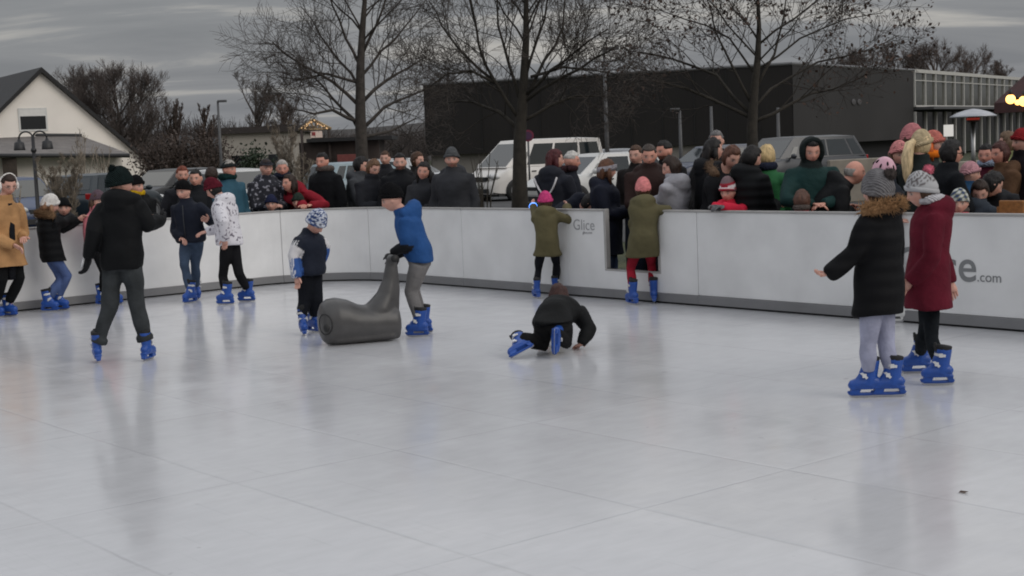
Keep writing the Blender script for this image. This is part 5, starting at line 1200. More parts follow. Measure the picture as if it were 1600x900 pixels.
# S5 man in black, seen from behind
def man_extra(root, J, org):
    mb = MB(); w = J['wL']; d = unit(J['wL'] - J['eL'])
    for o in (-.35, 0, .35):
        n = unit(np.cross(d, J['F'])); mb.tube([w + d * .015 + J['F'] * o * .07 - n * .024, w + d * .10 + J['F'] * o * .09 - n * .026], [.009, .006], 6)
    build('glove_stripe', mb, cloth((205, 205, 205), NY), root, org)
skater('man in a black jacket and grey trousers skating with his back to the viewer', 1.66,
       (187, 287, 0, 55, 8), (189, 313), (190, 406), 12, ((153, 566, -22), (231, 563, 12)), ((138, 402, -.05), (249, 345, .16)),
       dict(jacket=cloth((17, 18, 20), NY), hem=.05, puff=.016, girth=.99, trousers=cloth((54, 57, 59), DE), cuff=True, legk=1.02, hair=hair('short', BLACKH), gloves=cloth((28, 28, 30), NY), handk=1.12,
            hood='down', hat=hat((22, 32, 32), KN, infl=1.2, pom=(cloth((20, 28, 28), FU), .17), pomat=(.05, -.34, .52), low=-.02), extra=man_extra),
       elbows=((146, 362, -.1), (233, 352, -.02)), knees=((171, 482, -.0), (215, 482, .0)))
# S6 boy in navy jacket
skater('boy in a black hat, dark navy jacket and jeans standing by the left boards', 1.43,
       (287, 299, 0, 205, 10), (292, 317), (299, 371), 195, ((299, 473, 215), (309, 467, 160)), ((285, 372, -.12), (325, 344, -.15)),
       dict(zip=cloth((60, 62, 66), NY), jacket=cloth((27, 31, 42), NY), hem=.04, puff=.024, trousers=cloth((66, 80, 100), DE), hair=hair('short', DBROWN), hat=hat((20, 20, 22), KN, infl=1.2, low=.1), tone=(1, 1, 1), collar=True))
# S7 child in white printed hoodie
def print_mat():
    m = mat('printed_fleece', lin(205, 203, 208), .9, .05, 6, .4, 20)
    nt = m.node_tree; L = nt.links.new; b = nt.nodes['Principled BSDF']; tc = [n for n in nt.nodes if n.type == 'TEX_COORD'][0]
    v = nd(nt, 'ShaderNodeTexNoise'); v.inputs['Scale'].default_value = 26; v.inputs['Detail'].default_value = 3; L(tc.outputs['Object'], v.inputs['Vector'])
    r = nd(nt, 'ShaderNodeValToRGB'); r.color_ramp.elements[0].position = .365; r.color_ramp.elements[0].color = (*lin(110, 104, 116), 1); r.color_ramp.elements[1].position = .43; r.color_ramp.elements[1].color = (*lin(212, 210, 216), 1)
    L(v.outputs['Fac'], r.inputs[0]); L(r.outputs[0], b.inputs['Base Color']); return m
skater('child in a white printed hoodie and dark red hat gliding past the left boards', 1.42,
       (334, 296, 0, -75, 30), (349, 313), (358, 373), -75, ((355, 476, -82), (388, 471, -80)), ((351, 373, -.2), (323, 362, .02)),
       dict(jacket=print_mat(), jname='hoodie', puff=.022, hem=.05, hood='down', trousers=cloth((22, 22, 25), WO), hair=hair('full', BLACKH), hat=hat((92, 30, 42), KN, infl=1.2, tall=1.2), fold=.008, legk=.95),
       knees=((348, 432, .02), (374, 428, -.04)))
# S8 boy with striped sleeve
def s8_paint(co, J):
    C = np.tile(lin(30, 35, 48), (len(co), 1)).astype(float)
    T, q = arm_param(co, J, 'R'); T2, q2 = arm_param(co, J, 'L')
    for s_, T_, q_ in (('R', T, q), ('L', T2, q2)):
        on = (q_ < .078) & (T_ > .0) & (((co - J['neck']) @ J['R']) * (1 if s_ == 'R' else -1) > .074 * J['H'])
        wh = on & (T_ > .40) & (T_ < 1.12); bl = on & (T_ >= 1.12)
        C[wh] = lin(205, 203, 205); C[bl] = lin(52, 86, 148)
        a, e, w = J['s' + s_], J['e' + s_], J['w' + s_]; out = J['R'] * (1 if s_ == 'R' else -1)
        side = np.cross(unit(w - a), out); side = unit(side); mid = np.where((T_ < 1)[:, None], a + (e - a) * np.clip(T_, 0, 1)[:, None], e + (w - e) * np.clip(T_ - 1, 0, 1)[:, None])
        x = (co - mid) @ side; f = ((co - mid) @ out) > -.01
        st_ = on & ~wh & f & (np.abs(x) < .034) & (np.abs(np.mod(x + .0336, .0224) - .0112) > .0045) & (T_ > .05)
        C[st_] = lin(214, 214, 216)
    return C
def camo(l):
    C = np.tile(lin(56, 78, 128), (len(l), 1)).astype(float)
    a = np.arctan2(l[:, 0], l[:, 1]); k = np.sin(a * 9 + np.sin(l[:, 2] * 26) * 1.2) * np.sin(l[:, 2] * 30 + np.sin(a * 6) * 1.2)
    C[k > .05] = lin(205, 210, 220); C[k < -.55] = lin(32, 44, 78); return C
skater('boy in a white and blue pixelled beanie with three striped sleeves beside the seal', 1.31,
       (494, 348, -.08, 128, 42), (483, 366), (483, 415), 122, ((489, 519, 140), (474, 523, 165)), ((502, 405, .05), (463, 432, -.20)),
       dict(jacket=cloth((30, 35, 48), NY), paint=s8_paint, puff=.022, hem=.06, trousers=cloth((26, 28, 34), WO), hair=hair('short', BROWN), hat=(VCOL(), dict(infl=1.2, tall=1.22, paint=camo, low=-.02)), legk=1.08, sw=.105),
       elbows=((507, 385, .08), (457, 401, -.17)), knees=((496, 470, -.03), (475, 472, -.05)))
# S9 boy in blue jacket pushing the seal
def s9_paint(co, J):
    C = np.tile(lin(34, 74, 128), (len(co), 1)).astype(float)
    for s_ in 'LR':
        T, q = arm_param(co, J, s_); C[(q < .07) & (T > .95)] = lin(26, 27, 31)
    hb = (co - J['neck']) @ unit(J['neck'] - J['pelvis']); C *= 1.0
    return C
BOYD = ground(650, 527)[1]
skater('boy in a blue jacket and black beanie bending over to push the grey seal', 1.44,
       (613, 312, -.02, -88, 18), (634, 336), (655, 404), -88, ((656, 526, -84), (662, 520, -84)), ((614, 396, -.08), (621, 398, .04)),
       dict(jacket=cloth((34, 74, 128), NY), paint=s9_paint, puff=.015, hem=.03, hood='down', trousers=cloth((112, 110, 110), WO), hair=hair('short', DBROWN), hat=hat((19, 19, 21), KN, infl=1.24, tall=1.24, low=.10), hoodk=1.10, legk=1.05, curl=.9, gloves=cloth((60, 58, 60), WO),
            J={'hdL': np.array([-.3, 0, -.7]), 'hdR': np.array([-.3, 0, -.7])}),
       elbows=((634, 384, -.14), (634, 386, .10)), knees=((643, 455, -.06), (646, 452, .06)))
def band(root, J, org):
    mb = MB(); w, e = J['wL'], J['eL']; d = unit(w - e); a = unit(np.cross(d, UP)); b2 = np.cross(d, a); p = w - d * .0
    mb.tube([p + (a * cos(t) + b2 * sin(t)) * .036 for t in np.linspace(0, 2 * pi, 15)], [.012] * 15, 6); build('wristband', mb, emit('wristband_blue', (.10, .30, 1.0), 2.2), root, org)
# S10 small girl with pink hat
PINK = (206, 72, 128)
skater('small girl in an olive coat and bright pink hat leaning on the gate panel', 1.16,
       (852, 316, .03, 10, 15), (853, 330), (854, 381), 8, ((839, 466, -20), (868, 462, 15)), ((833, 322, .2), (886, 323, .2)),
       dict(jacket=cloth((92, 86, 62), NY), hem=.12, puff=.02, hood='down', trousers=cloth((24, 25, 30), WO), hair=hair('full', BROWN), hat=hat(PINK, KN, infl=1.18), legk=.95, flare=1.08, sw=.11, extra=band),
       elbows=((838, 345, -.02), (889, 345, -.0)), sk=.64)
# S11 girl, salmon hat, red leggings
skater('girl in an olive parka, salmon hat and red leggings standing at the gate', 1.28,
       (1005, 296, .04, 0, 12), (1006, 315), (1006, 374), -4, ((989, 476, -25), (1022, 473, 4)), ((1042, 331, .22), (996, 333, .2)),
       dict(jacket=cloth((90, 85, 62), NY), hem=.155, puff=.022, hood='down', trousers=cloth((140, 30, 46), WO), hair=hair('full', BROWN), hat=hat((226, 140, 140), KN, infl=1.17, brim=False, low=-.08), legk=.95, flare=1.1, sw=.115),
       elbows=((1046, 328, -.02), (984, 352, .05)))
# S13, S14 the two girls in front
skater('girl in a black fur hooded coat and grey bobble hat, arm stretched out, back turned', 1.42,
       (1371, 298, 0, -40, 6), (1374, 328), (1373, 432), -48, ((1357, 621, -88), (1394, 620, -86)), ((1297, 427, -.06), (1395, 430, .12)),
       dict(jacket=cloth((19, 19, 21), QU), hem=.165, flare=1.05, hood='fur', puff=.015, waist=.94, trousers=cloth((150, 152, 172), DE), hair=hair('full', BROWN),
            hat=hat((116, 114, 116), KN, infl=1.22, tall=1.1, low=-.1, pom=(cloth((72, 66, 64), FU), .22), pomat=(.03, -.46, .42)), furm=cloth((150, 116, 84), FU), legk=1.0, armk=1.0, handk=.8,
            curl=.8, J={'hdL': unit([-.95, 0, -.15])}),
       elbows=((1338, 395, -.08), (1399, 383, .12)), knees=((1357, 540, -.05), (1384, 536, .03)))
def knit_pat(l):
    C = np.tile(lin(168, 168, 170), (len(l), 1)).astype(float); a = np.arctan2(l[:, 0], l[:, 1])
    k = np.sin(a * 11 + l[:, 2] * 20) * np.sin(l[:, 2] * 34 - a * 5); up_ = (l[:, 2] > .24)
    C[(k > .15) & up_] = lin(88, 82, 82); C[(~up_)] = lin(172, 172, 174); return C
skater('girl in a long burgundy coat and grey patterned bobble hat skating to the left', 1.38,
       (1440, 299, 0, -85, 16), (1454, 326), (1452, 427), -80, ((1437, 583, -88), (1470, 602, -84)), ((1424, 438, -.12), (1484, 440, .08)),
       dict(jacket=cloth((88, 24, 38), WO), hem=.165, flare=1.18, girth=1.07, puff=.018, hood='down', trousers=cloth((24, 28, 32), WO), hair=hair('full', BROWN),
            hat=(VCOL(), dict(infl=1.2, tall=1.12, paint=knit_pat, low=.0, tilt=.75, pom=(cloth((208, 110, 128), FU), .19), pomat=(.0, -.40, .58))), scarf=cloth((190, 188, 192), KN), legk=.92, armk=.98),
       knees=((1445, 525, .05), (1456, 530, -.08)))
# S15 helmet child
def helmet_extra(root, J, org):
    hc, HF, hh = J['head'], J['HF'], J['hh']
    mb = cap_shell(hc, HF, hh, 1.26, lambda x, y, z: z > .10 - .12 * (y < 0), ext=(1, 1.06, 1.08)); h = build('helmet', mb, mat('helmet_pink', lin(205, 158, 172), .35, .08), root, org)
    for k, a in enumerate(np.linspace(-2.6, 2.6, 9)):
        v = MB(); el = .55 + .25 * (k % 2)
        d = np.array([.46 * sin(a) * cos(el), .575 * cos(a) * cos(el), .68 * sin(el)]); v.ball(hc + HF.T @ (d * hh * .965), np.array([.045, .12, .055]) * hh, 10, 8, np.array([unit(np.cross(d, UP)), unit(np.cross(np.cross(d, UP), d)), unit(d)]) @ HF)
        build('vent', v, cloth((24, 20, 24), NY), h, org)
skater('child in a pink vented helmet and dark jacket behind the girl in the black coat', 1.40,
       (1381, 270, 0, 150, 14), (1383, 291), (1385, 368), 150, ((1397, 504, 100), (1382, 501, 130)), ((1404, 345, -.1), (1370, 380, -.05)),
       dict(jacket=cloth((32, 36, 44), NY), puff=.02, trousers=cloth((25, 25, 28), WO), hair=hair('full', DBROWN), extra=helmet_extra, skate_col=(214, 214, 212)))
# S12 child on all fours, seen from behind
D0 = ground(872, 561)[1]; Q = lambda x, y, d=0: at(x, y, D0 + d); h12 = 1.40
F12 = heading(12); R12 = np.cross(F12, UP); GQ = lambda x, d, z=0: np.array([at(x, 540, D0 + d)[0], D0 + d, z])
J = dict(H=h12, hh=.13 + .055 * h12, org=GQ(872, .2), head=Q(873, 465, .80), HF=head_frame(5, 12), neck=Q(880, 487, .66), pelvis=Q(864, 503, .28), F=F12, R=R12, Rp=np.cross(heading(-5), UP), hunch=.035)
J['sL'] = J['neck'] - R12 * .135 - F12 * .02 - UP * .02; J['sR'] = J['neck'] + R12 * .14 - F12 * .02 - UP * .02
J['hL'] = J['pelvis'] - J['Rp'] * .075 - UP * .04; J['hR'] = J['pelvis'] + J['Rp'] * .075 - UP * .04
J['kL'] = GQ(848, .32, .075); J['kR'] = GQ(885, .34, .075)
SK12 = (('L', at(820, 549, D0 + .06), unit([-.88, -.12, -.40]), unit([.15, .80, .50])), ('R', at(866, 531, D0 - .02), unit([-.05, .10, -.98]), unit([.18, .97, .12])))
J['aL'] = SK12[0][1] + SK12[0][3] * .15; J['aR'] = SK12[1][1] + SK12[1][3] * .15
J['wL'] = GQ(850, .75, .05); J['wR'] = Q(909, 544, .42); J['eR'] = Q(921, 514, .50); J['eL'] = Q(845, 505, .70); J['wR'][2] = .05
J['hdR'] = unit([-.35, .8, -.25]); J['hnR'] = UP; J['hdL'] = unit([-.2, .9, -.2]); J['hnL'] = UP
J['gL'] = J['aL']; J['gR'] = J['aR']; J['fL'] = SK12[0][2]; J['fR'] = SK12[1][2]
cr = person(J, dict(label='child in a black jacket fallen on hands and knees in the middle of the rink', fine=True, jacket=cloth((22, 23, 24), NY), girth=.96, puff=.018, trousers=cloth((20, 20, 21), NY), legk=1.05, armk=1.05,
            hair=hair('full', (60, 36, 32)), curl=.2, fold=.012, ankle_gap=-.035))
for s_, pos, Fd, U_ in SK12: put_skate(cr, pos - J['org'], Fd, roll=unit(np.cross(Fd, U_)), scale=.74)
for o in list(cr.children):
    if o.name.startswith('shoe'): bpy.data.objects.remove(o)

# ------------------------------------------------------------------ spectators behind the boards
def rail_wrist(p, F):
    """a point on top of the boards in front of p"""
    if abs(p @ V - VR) < abs(p @ U - UL) or p @ U > UL + 3: q = W(p @ U, VR + .03)
    else: q = W(UL - .03, p @ V)
    return q + UP * (BAR + .04)
HLOG = []
def spect(label, px, py, b, face, yaw=None, pitch=5, H=None, arms='down', jacket=(BLK, NY), trousers=(34, 38, 48), lean=0, roll=0, **st):
    D = wall_depth(px) + b; P = at(px, py, D); F = heading(face); R = np.cross(F, UP)
    Hn = (P[2] - GZ + .065) / (1 - .0275)
    if H is None: H = Hn
    HLOG.append((round(Hn, 2), round(H, 2), label))
    hh = (.13 + .055 * H) * 1.01; L = .405 * H
    pz = GZ + .53 * H; dz = P[2] - pz
    if dz > L * .97: pz += dz - L * .985; dz = P[2] - pz
    dx = math.sqrt(max(L * L - dz * dz, 0)) if H > Hn + .04 else .03
    pel = np.array([P[0], P[1], 0]) - F * dx; pel[2] = pz
    neck = pel + (P - pel) * .755 - F * .020 * H
    J = dict(H=H, hh=hh, org=np.array([pel[0], pel[1], GZ]), head=P, HF=head_frame(face if yaw is None else yaw, pitch, roll), neck=neck, pelvis=pel, F=F, R=R)
    up = unit(neck - pel)
    for i, s_ in enumerate('LR'):
        sg = -1 if i == 0 else 1; s = neck - up * .040 * H + R * sg * .110 * H; J['s' + s_] = s
        J['h' + s_] = pel - UP * .03 * H + R * sg * .05 * H; J['g' + s_] = np.array([pel[0], pel[1], GZ]) + R * sg * .07 * H - F * .01 * i
        J['a' + s_] = J['g' + s_] + UP * .055 * H; J['f' + s_] = heading(face + 10 * sg)
        w = dict(down=s - UP * .31 * H + F * .05 * H + R * sg * .035 * H, front=pel + up * .11 * H + F * .17 * H + R * sg * .03 * H,
                 pockets=pel + up * .05 * H + F * .085 * H + R * sg * .12 * H, crossed=pel + up * .17 * H + F * .13 * H - R * sg * .06 * H,
                 phone=neck - UP * .04 * H + F * .22 * H + R * sg * .03 * H, hips=pel + up * .07 * H + R * sg * .13 * H + F * .04 * H,
                 face=P + F * .1 * H + R * sg * .06 * H - UP * .07 * H, reach=s + F * .2 * H - UP * .19 * H + R * sg * .02 * H).get(arms)
        if arms == 'rail': w = rail_wrist(s + F * .12 - R * sg * .06, F); J['hd' + s_] = unit(F + R * -sg * .6); J['hn' + s_] = UP; J['hint' + s_] = (V if (abs(s @ V - VR) < abs(s @ U - UL) or s @ U > UL + 3) else -U) + R * sg * .3 - UP * .25
        J['w' + s_] = w
        if arms in ('hips', 'pockets') or 'J2' in st: J['hint' + s_] = R * sg - F * .4
    add_limbs(J, None, H)
    st.setdefault('puff', .020); st.setdefault('fold', .011)
    k_ = sum(map(ord, label)) % 10
    if k_ in (0, 1, 2, 3, 4): st.setdefault('hood', 'down')
    elif k_ in (5, 6) and 'scarf' not in st: st['scarf'] = cloth(((70, 66, 70), (40, 44, 60), (92, 84, 80), (60, 40, 44))[len(label) % 4], KN)
    q = dict(label=label, jacket=jacket if not isinstance(jacket, tuple) else cloth(*jacket), trousers=cloth(trousers, DE)); q.update(st)
    return person(J, q)
BEARD = np.array(lin(52, 40, 34))
spect('child in a black hat with both hands on the left boards, beside the white hat', 100, 325, .32, 165, H=1.28, arms='rail', hair=hair('short', DBROWN), hat=hat((24, 25, 27)), jacket=((30, 30, 34), NY))
spect('woman in a black beanie with a bright yellow collar behind the man in black', 213, 291, .35, 150, yaw=120, arms='rail', hat=hat((22, 22, 24), infl=1.18), scarf=cloth((205, 165, 30), KN), hair=hair('short', BLACKH))
spect('red-haired man in a dark jacket behind the boy in the black hat', 285, 274, 1.2, 160, hair=hair('short', (112, 56, 38)), beard=np.array(lin(120, 62, 42)), tone=(1.0, .85, .8), jacket=((32, 33, 38), NY))
spect('dark-haired man in black between the red-haired man and the dark red hat', 306, 279, .7, 185, hair=hair('short', BLACKH), tone=(1, .88, .82), jacket=((24, 26, 30), NY), arms='front')
spect('brown-haired person mostly hidden behind the dark red hat of the child in the hoodie', 331, 275, 2.0, 20, hair=hair('full', DBROWN), jacket=((40, 40, 44), WO))
spect('older man in a teal blue jacket and dark flat beanie looking to the right', 358, 265, .55, 130, yaw=120, pitch=4, hair=hair('short', GREYH), hat=hat((44, 48, 50), KN, infl=1.13, tall=.98, low=.14, tilt=.3), tone=(.95, .72, .66),
      jacket=((48, 82, 98), NY), arms='down', scarf=cloth((24, 52, 52), KN), girth=1.06)
def speck(name, base, dots):
    m = mat(name, lin(*base), .9, .1, 6, .4, 20); nt = m.node_tree; L = nt.links.new; b = nt.nodes['Principled BSDF']; tc = [n for n in nt.nodes if n.type == 'TEX_COORD'][0]
    v = nd(nt, 'ShaderNodeTexNoise'); v.inputs['Scale'].default_value = 19; v.inputs['Detail'].default_value = 2; L(tc.outputs['Object'], v.inputs['Vector'])
    r = nd(nt, 'ShaderNodeValToRGB'); r.color_ramp.elements[0].position = .57; r.color_ramp.elements[0].color = (*lin(*base), 1); r.color_ramp.elements[1].position = .62; r.color_ramp.elements[1].color = (*lin(*dots), 1)
    L(v.outputs['Fac'], r.inputs[0]); L(r.outputs[0], b.inputs['Base Color']); return m
spect('boy in a dark jacket with pale speckles and a peaked cap, by the dark bush', 416, 263, .75, 150, hair=hair('short', DBROWN), hat=hat((40, 40, 46), NY, infl=1.15, tall=1.0, low=.12, brim=False, peak=True), jacket=speck('speckled_cloth', (30, 31, 40), (130, 130, 140)), arms='front')
spect('grey-haired older man with a red face behind the woman in the red sweater', 441, 264, 1.1, 170, hair=hair('short', (165, 160, 155)), tone=(1, .72, .68), jacket=((36, 38, 44), WO))
spect('dark-haired woman in a red sweater turning her head to the left', 452, 287, .45, 200, yaw=225, pitch=-2, H=1.66, arms='rail', hair=hair('long', DBROWN), hairlen=.5, jacket=((130, 32, 44), WO), tone=(1, .8, .75))
spect('small child in a navy blue beanie peeping over the boards', 424, 319, .28, 180, arms='down', hat=hat((40, 44, 70), KN, infl=1.18), hair=hair('short', BROWN), jacket=((40, 40, 48), NY))
spect('small child in a dark green beanie in front of the red sweater', 466, 316, .22, 190, arms='down', hat=hat((46, 56, 50), KN, infl=1.18), hair=hair('short', BROWN), jacket=((60, 40, 44), NY))
spect('big man in a black coat with short dark hair behind the striped-sleeve boy', 504, 253, .6, 215, yaw=205, hair=hair('short', BLACKH), tone=(1, .74, .68), jacket=((20, 21, 24), WO), girth=1.2, puff=.03, arms='down')
spect('person in a grey jacket with dark hair turned towards the brown-haired youth', 563, 259, 1.0, 110, yaw=100, pitch=14, hair=hair('full', BLACKH), jacket=((62, 64, 68), NY), H=1.72, arms='front', girth=1.08)
spect('youth with light brown fringe looking down in a dark jacket', 583, 263, .5, 150, yaw=135, pitch=24, hair=hair('full', (98, 72, 52)), jacket=((34, 35, 40), NY), arms='front', H=1.66)
spect('man with short brown hair far behind the bearded man', 602, 248, 5.0, 190, hair=hair('short', BROWN), jacket=((40, 40, 44), WO))
spect('bearded man in a black jacket standing straight behind the boy in blue', 625, 254, .65, 180, hair=hair('short', BLACKH), beard=BEARD, jacket=((19, 20, 24), NY), girth=1.14, arms='down', collar=True)
spect('brown-haired woman far back behind the smiling dark-haired woman', 652, 251, 2.6, 160, yaw=120, hair=hair('full', BROWN), jacket=((44, 42, 42), WO))
spect('woman with long dark hair in a dark grey coat tilting her head', 662, 268, .55, 190, roll=8, hair=hair('long', BLACKH), jacket=((44, 45, 49), NY), arms='front', tone=(1, .85, .8))
spect('man in a grey knitted bobble-less beanie and charcoal parka with a beard', 706, 249, .6, 195, yaw=180, hat=hat((88, 90, 92), KN, infl=1.15, tall=1.22, low=.08), hair=hair('short', BROWN), beard=np.array(lin(110, 84, 70)), jacket=((48, 49, 53), NY), girth=1.2, arms='down', hood='down')
def trim_extra(root, J, org):
    mb = MB(); n, p_ = J['neck'], J['pelvis']; R, F, H = J['R'], J['F'], J['H']
    mb.tube([n - F * .09 * H + R * q * .10 * H * (1 - .0) - UP * (.02 * H + .12 * H * (1 - q * q)) for q in np.linspace(-1, 1, 11)], [.011] * 11, 6); build('hood_trim', mb, cloth((215, 212, 214), WO), root, org)
spect('woman with long dark red hair and pale hood trim before the white van', 867, 250, 1.0, 40, yaw=80, hair=hair('long', REDH), hairlen=1.1, jacket=((36, 38, 46), NY), extra=trim_extra, arms='front')
spect('white-haired man in profile behind the red-haired woman', 893, 252, 1.9, 100, yaw=95, hair=hair('short', (185, 182, 178)), tone=(1, .75, .7), jacket=((36, 38, 46), WO))
spect('person bending low in a navy jacket beside the gate panel', 922, 318, .55, 142, H=1.62, yaw=110, pitch=50, arms='reach', hair=hair('full', BLACKH), jacket=(NAVY, NY), girth=1.1, hood='down')
def band_extra(root, J, org):
    mb = MB(); hc, HF, hh = J['head'], J['HF'], J['hh']; rings = []
    A = [hc + HF.T @ (np.array([.415 * sin(t), .475 * cos(t), .10 + .10 * cos(t)]) * hh) for t in np.linspace(0, 2 * pi, 25)]
    for c in A:
        o = unit(c - hc - HF[2] * ((c - hc) @ HF[2])); rings.append(np.array([c + o * a * hh + HF[2] * z * hh for a, z in ((-.03, -.13), (.03, -.13), (.045, 0), (.03, .13), (-.03, .13))]))
    mb.loft(rings, cap=False); build('headband', mb, cloth((158, 154, 160), KN), root, org)
spect('woman with a grey headband over brown hair in a navy coat at the gate gap', 948, 266, .6, 110, yaw=75, hair=hair('long', (88, 58, 42)), hairlen=.5, extra=band_extra, jacket=((27, 30, 42), NY), hem=.20, girth=1.12, trousers=(52, 64, 90), arms='front', puff=.024)
spect('man in a dark brown jacket with cropped hair looking down past the salmon hat', 1014, 243, .75, 185, pitch=16, hair=hair('short', (66, 58, 54)), tone=(1, .78, .7), jacket=((46, 32, 30), NY), girth=1.14, arms='front', hood='down', trousers=(30, 34, 46))
spect('man with black hair looking left behind the brown-jacketed man', 1038, 237, 1.6, 230, yaw=240, hair=hair('short', BLACKH), tone=(1, .72, .64), jacket=((30, 30, 32), WO), beard=BEARD)
spect('person whose pale face shows just left of the brown-jacketed man', 994, 243, 2.2, 210, hair=hair('short', BROWN), jacket=((38, 34, 34), WO))
spect('woman with a brown bob in a light grey hoodie leaning to the left', 1050, 262, .5, -48, yaw=-85, pitch=15, H=1.60, arms='rail', hair=hair('full', DBROWN), hood='down', jacket=((150, 150, 156), WO), jname='hoodie', puff=.012, girth=.92)
spect('woman with long black hair in profile facing right in a dark coat', 1114, 235, 1.0, 70, yaw=80, hair=hair('long', BLACKH), jacket=((26, 27, 30), NY), arms='front')
spect('person with grey hair just behind the woman with long black hair', 1119, 221, 2.6, 190, hair=hair('short', (105, 102, 102)), jacket=((34, 34, 36), WO))
spect('brown-haired woman in a fur-hooded black coat bending over the striped hat', 1142, 246, .75, 130, yaw=150, pitch=30, hair=hair('full', (86, 56, 44)), hood='fur', furm=cloth((110, 90, 74), FU), jacket=((24, 25, 28), NY), H=1.7, arms='front')
def stripe(l):
    C = np.tile(lin(110, 92, 96), (len(l), 1)).astype(float); z = l[:, 2]
    C[(z > .17) & (z < .27)] = lin(165, 40, 54); C[(z > .27) & (z < .42)] = lin(225, 220, 222); C[(z > .42) & (z < .52)] = lin(150, 40, 54); return C
spect('child in a striped bobble hat and red jacket with grey mittens over the boards', 1138, 300, .30, 200, yaw=215, pitch=12, arms='rail', H=1.22, hat=(VCOL(), dict(infl=1.2, tall=1.35, paint=stripe)), hair=hair('short', BROWN), jacket=((190, 36, 60), NY), gloves=cloth((110, 110, 112), KN), handk=1.4)
spect('person in black padding with turned back, left of the blond one in green', 1174, 247, .6, 60, yaw=75, pitch=20, hair=hair('full', BLACKH), jacket=((21, 22, 24), QU), girth=1.18, puff=.03, arms='front')
spect('blond person in a bright green jacket turned away', 1198, 246, 1.0, 30, yaw=40, hair=hair('full', BLOND), jacket=((44, 98, 60), NY), arms='front')
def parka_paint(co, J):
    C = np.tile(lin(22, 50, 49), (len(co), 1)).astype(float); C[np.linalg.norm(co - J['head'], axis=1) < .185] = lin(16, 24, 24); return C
spect('man in a dark green parka with the hood up looking down', 1268, 236, .65, 180, pitch=18, hood='up', jacket=((22, 50, 49), NY), paint=parka_paint, girth=1.04, puff=.026, arms='front', J2=1.3, hair=hair('short', BLACKH), tone=(1, .85, .8))
spect('small brown-haired child with a red collar in front of the green parka', 1253, 314, .25, 20, H=1.12, hair=hair('full', (88, 62, 52)), jacket=((150, 40, 50), WO))
spect('balding man in black, seen in profile by the beige wall', 1335, 270, 1.0, 85, yaw=95, pitch=8, H=1.66, hair=hair('bald', GREYH), tone=(1, .76, .7), jacket=((24, 25, 27), NY), arms='front')
spect('person in a salmon pink hat beside the blond ponytail', 1405, 242, 1.4, 170, hat=hat((212, 140, 140), KN), hair=hair('long', BROWN), jacket=((36, 38, 42), NY))
spect('person in a tall pale pink bobble hat behind the blond ponytail', 1425, 218, 2.6, 100, hat=hat((196, 128, 132), KN, infl=1.2, tall=1.25), hair=hair('long', BROWN), jacket=((30, 34, 38), NY))
spect('woman with a long blond ponytail and pale hat in a black jacket', 1440, 226, 1.2, 60, yaw=55, hat=hat((190, 172, 140), KN, infl=1.15), hair=hair('pony', (214, 190, 150)), pony=np.array([-.95, -.3, 0]), jacket=((28, 34, 34), NY), arms='front')
spect('person with an orange scarf over a dark coat right of the blond ponytail', 1458, 226, 2.0, 120, hat=hat((200, 120, 110), KN), hair=hair('long', (196, 96, 40)), scarf=cloth((226, 118, 34), WO), jacket=((40, 44, 44), NY))
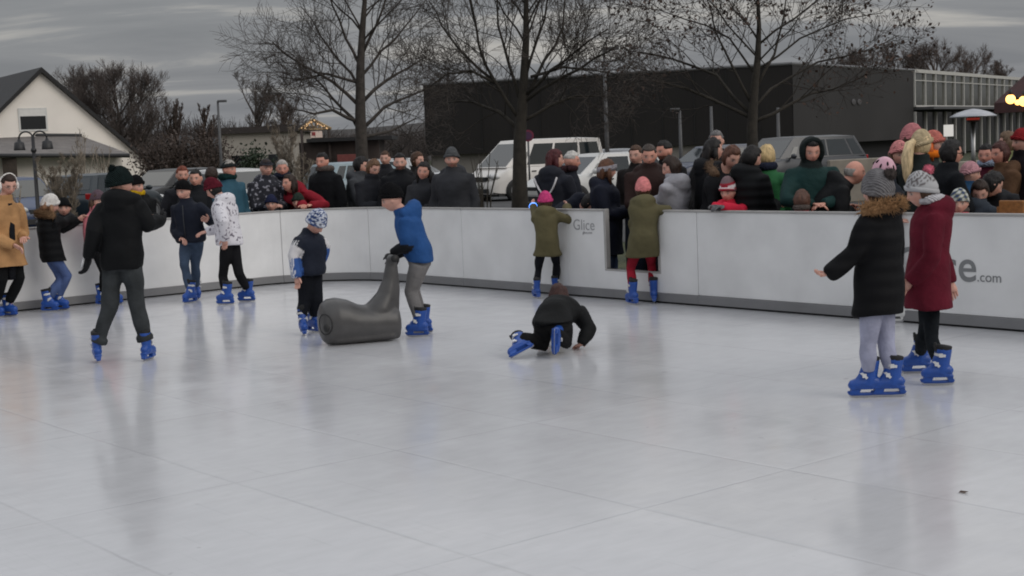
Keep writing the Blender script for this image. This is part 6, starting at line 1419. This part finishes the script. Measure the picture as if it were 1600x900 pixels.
spect('woman with glasses and dark hair in a black jumper facing right', 1486, 240, .9, 85, yaw=88, hair=hair('full', BLACKH), jacket=((22, 24, 28), WO), tone=(1, .8, .74), arms='front', extra=lambda root, J, org: build('glasses', (lambda g: ([g.tube([J['head'] + J['HF'].T @ (np.array([s_ * .15 + .10 * cos(t), .43, .02 + .075 * sin(t)]) * J['hh']) for t in np.linspace(0, 2 * pi, 11)], [.02 * J['hh']] * 11, 5) for s_ in (-1, 1)], g.tube([J['head'] + J['HF'].T @ (np.array([.25, .42, .03]) * J['hh']), J['head'] + J['HF'].T @ (np.array([.37, .0, .03]) * J['hh'])], [.018 * J['hh']] * 2, 5), g)[-1])(MB()), cloth((20, 20, 20), NY), root, org))
def helm(l):
    C = np.tile(lin(120, 122, 110), (len(l), 1)).astype(float); k = np.sin(l[:, 0] * 16 + l[:, 2] * 9) * np.sin(l[:, 2] * 15 - l[:, 1] * 11)
    C[k > .25] = lin(190, 192, 188); C[k < -.3] = lin(46, 62, 96); return C
spect('small child in a patterned helmet peeping over the boards at the right', 1499, 318, .25, 200, H=1.1, hat=(VCOL(), dict(infl=1.24, paint=helm, name='helmet', brim=False, low=0)), hair=hair('short', BROWN), jacket=((180, 40, 66), NY))
spect('child in a pale bobble hat and blue jacket standing by the heater', 1516, 272, 2.4, 100, H=1.3, hat=hat((200, 150, 158), KN), jacket=((30, 62, 92), NY), hair=hair('short', BROWN), arms='front')
spect('smiling dark-haired man with a pale blue scarf in a maroon coat', 1541, 243, 3.2, 230, yaw=215, hair=hair('short', BLACKH), scarf=cloth((150, 164, 184), KN), jacket=((74, 26, 40), WO), tone=(1, .72, .68))
spect('person with a flushed face in a brown coat facing left', 1563, 241, 2.8, -100, yaw=-110, hair=hair('full', (70, 40, 36)), jacket=((84, 62, 46), WO), tone=(1, .68, .62), arms='front')
spect('person in a pale olive jacket with an orange badge at the right', 1576, 224, 3.6, -70, hair=hair('full', (104, 84, 66)), jacket=((128, 130, 92), NY), girth=1.15, arms='crossed')
spect('person in a black jacket bending behind the wooden bench', 1550, 288, 1.4, 200, yaw=90, H=1.5, pitch=30, hair=hair('full', BLACKH), jacket=((26, 27, 31), NY), girth=1.15, arms='front')
spect('child in a dark grey jacket at the end of the wooden bench', 1531, 300, 1.0, 60, H=1.25, yaw=200, pitch=30, hair=hair('full', DBROWN), jacket=((44, 50, 58), NY), hood='down', arms='front')
spect('person in a dark coat and red cap at the right edge', 1597, 222, 3.0, -100, hat=hat((140, 40, 44), KN), hair=hair('short', BLACKH), jacket=((28, 22, 26), WO), girth=1.1)
flush(); finish_skates()
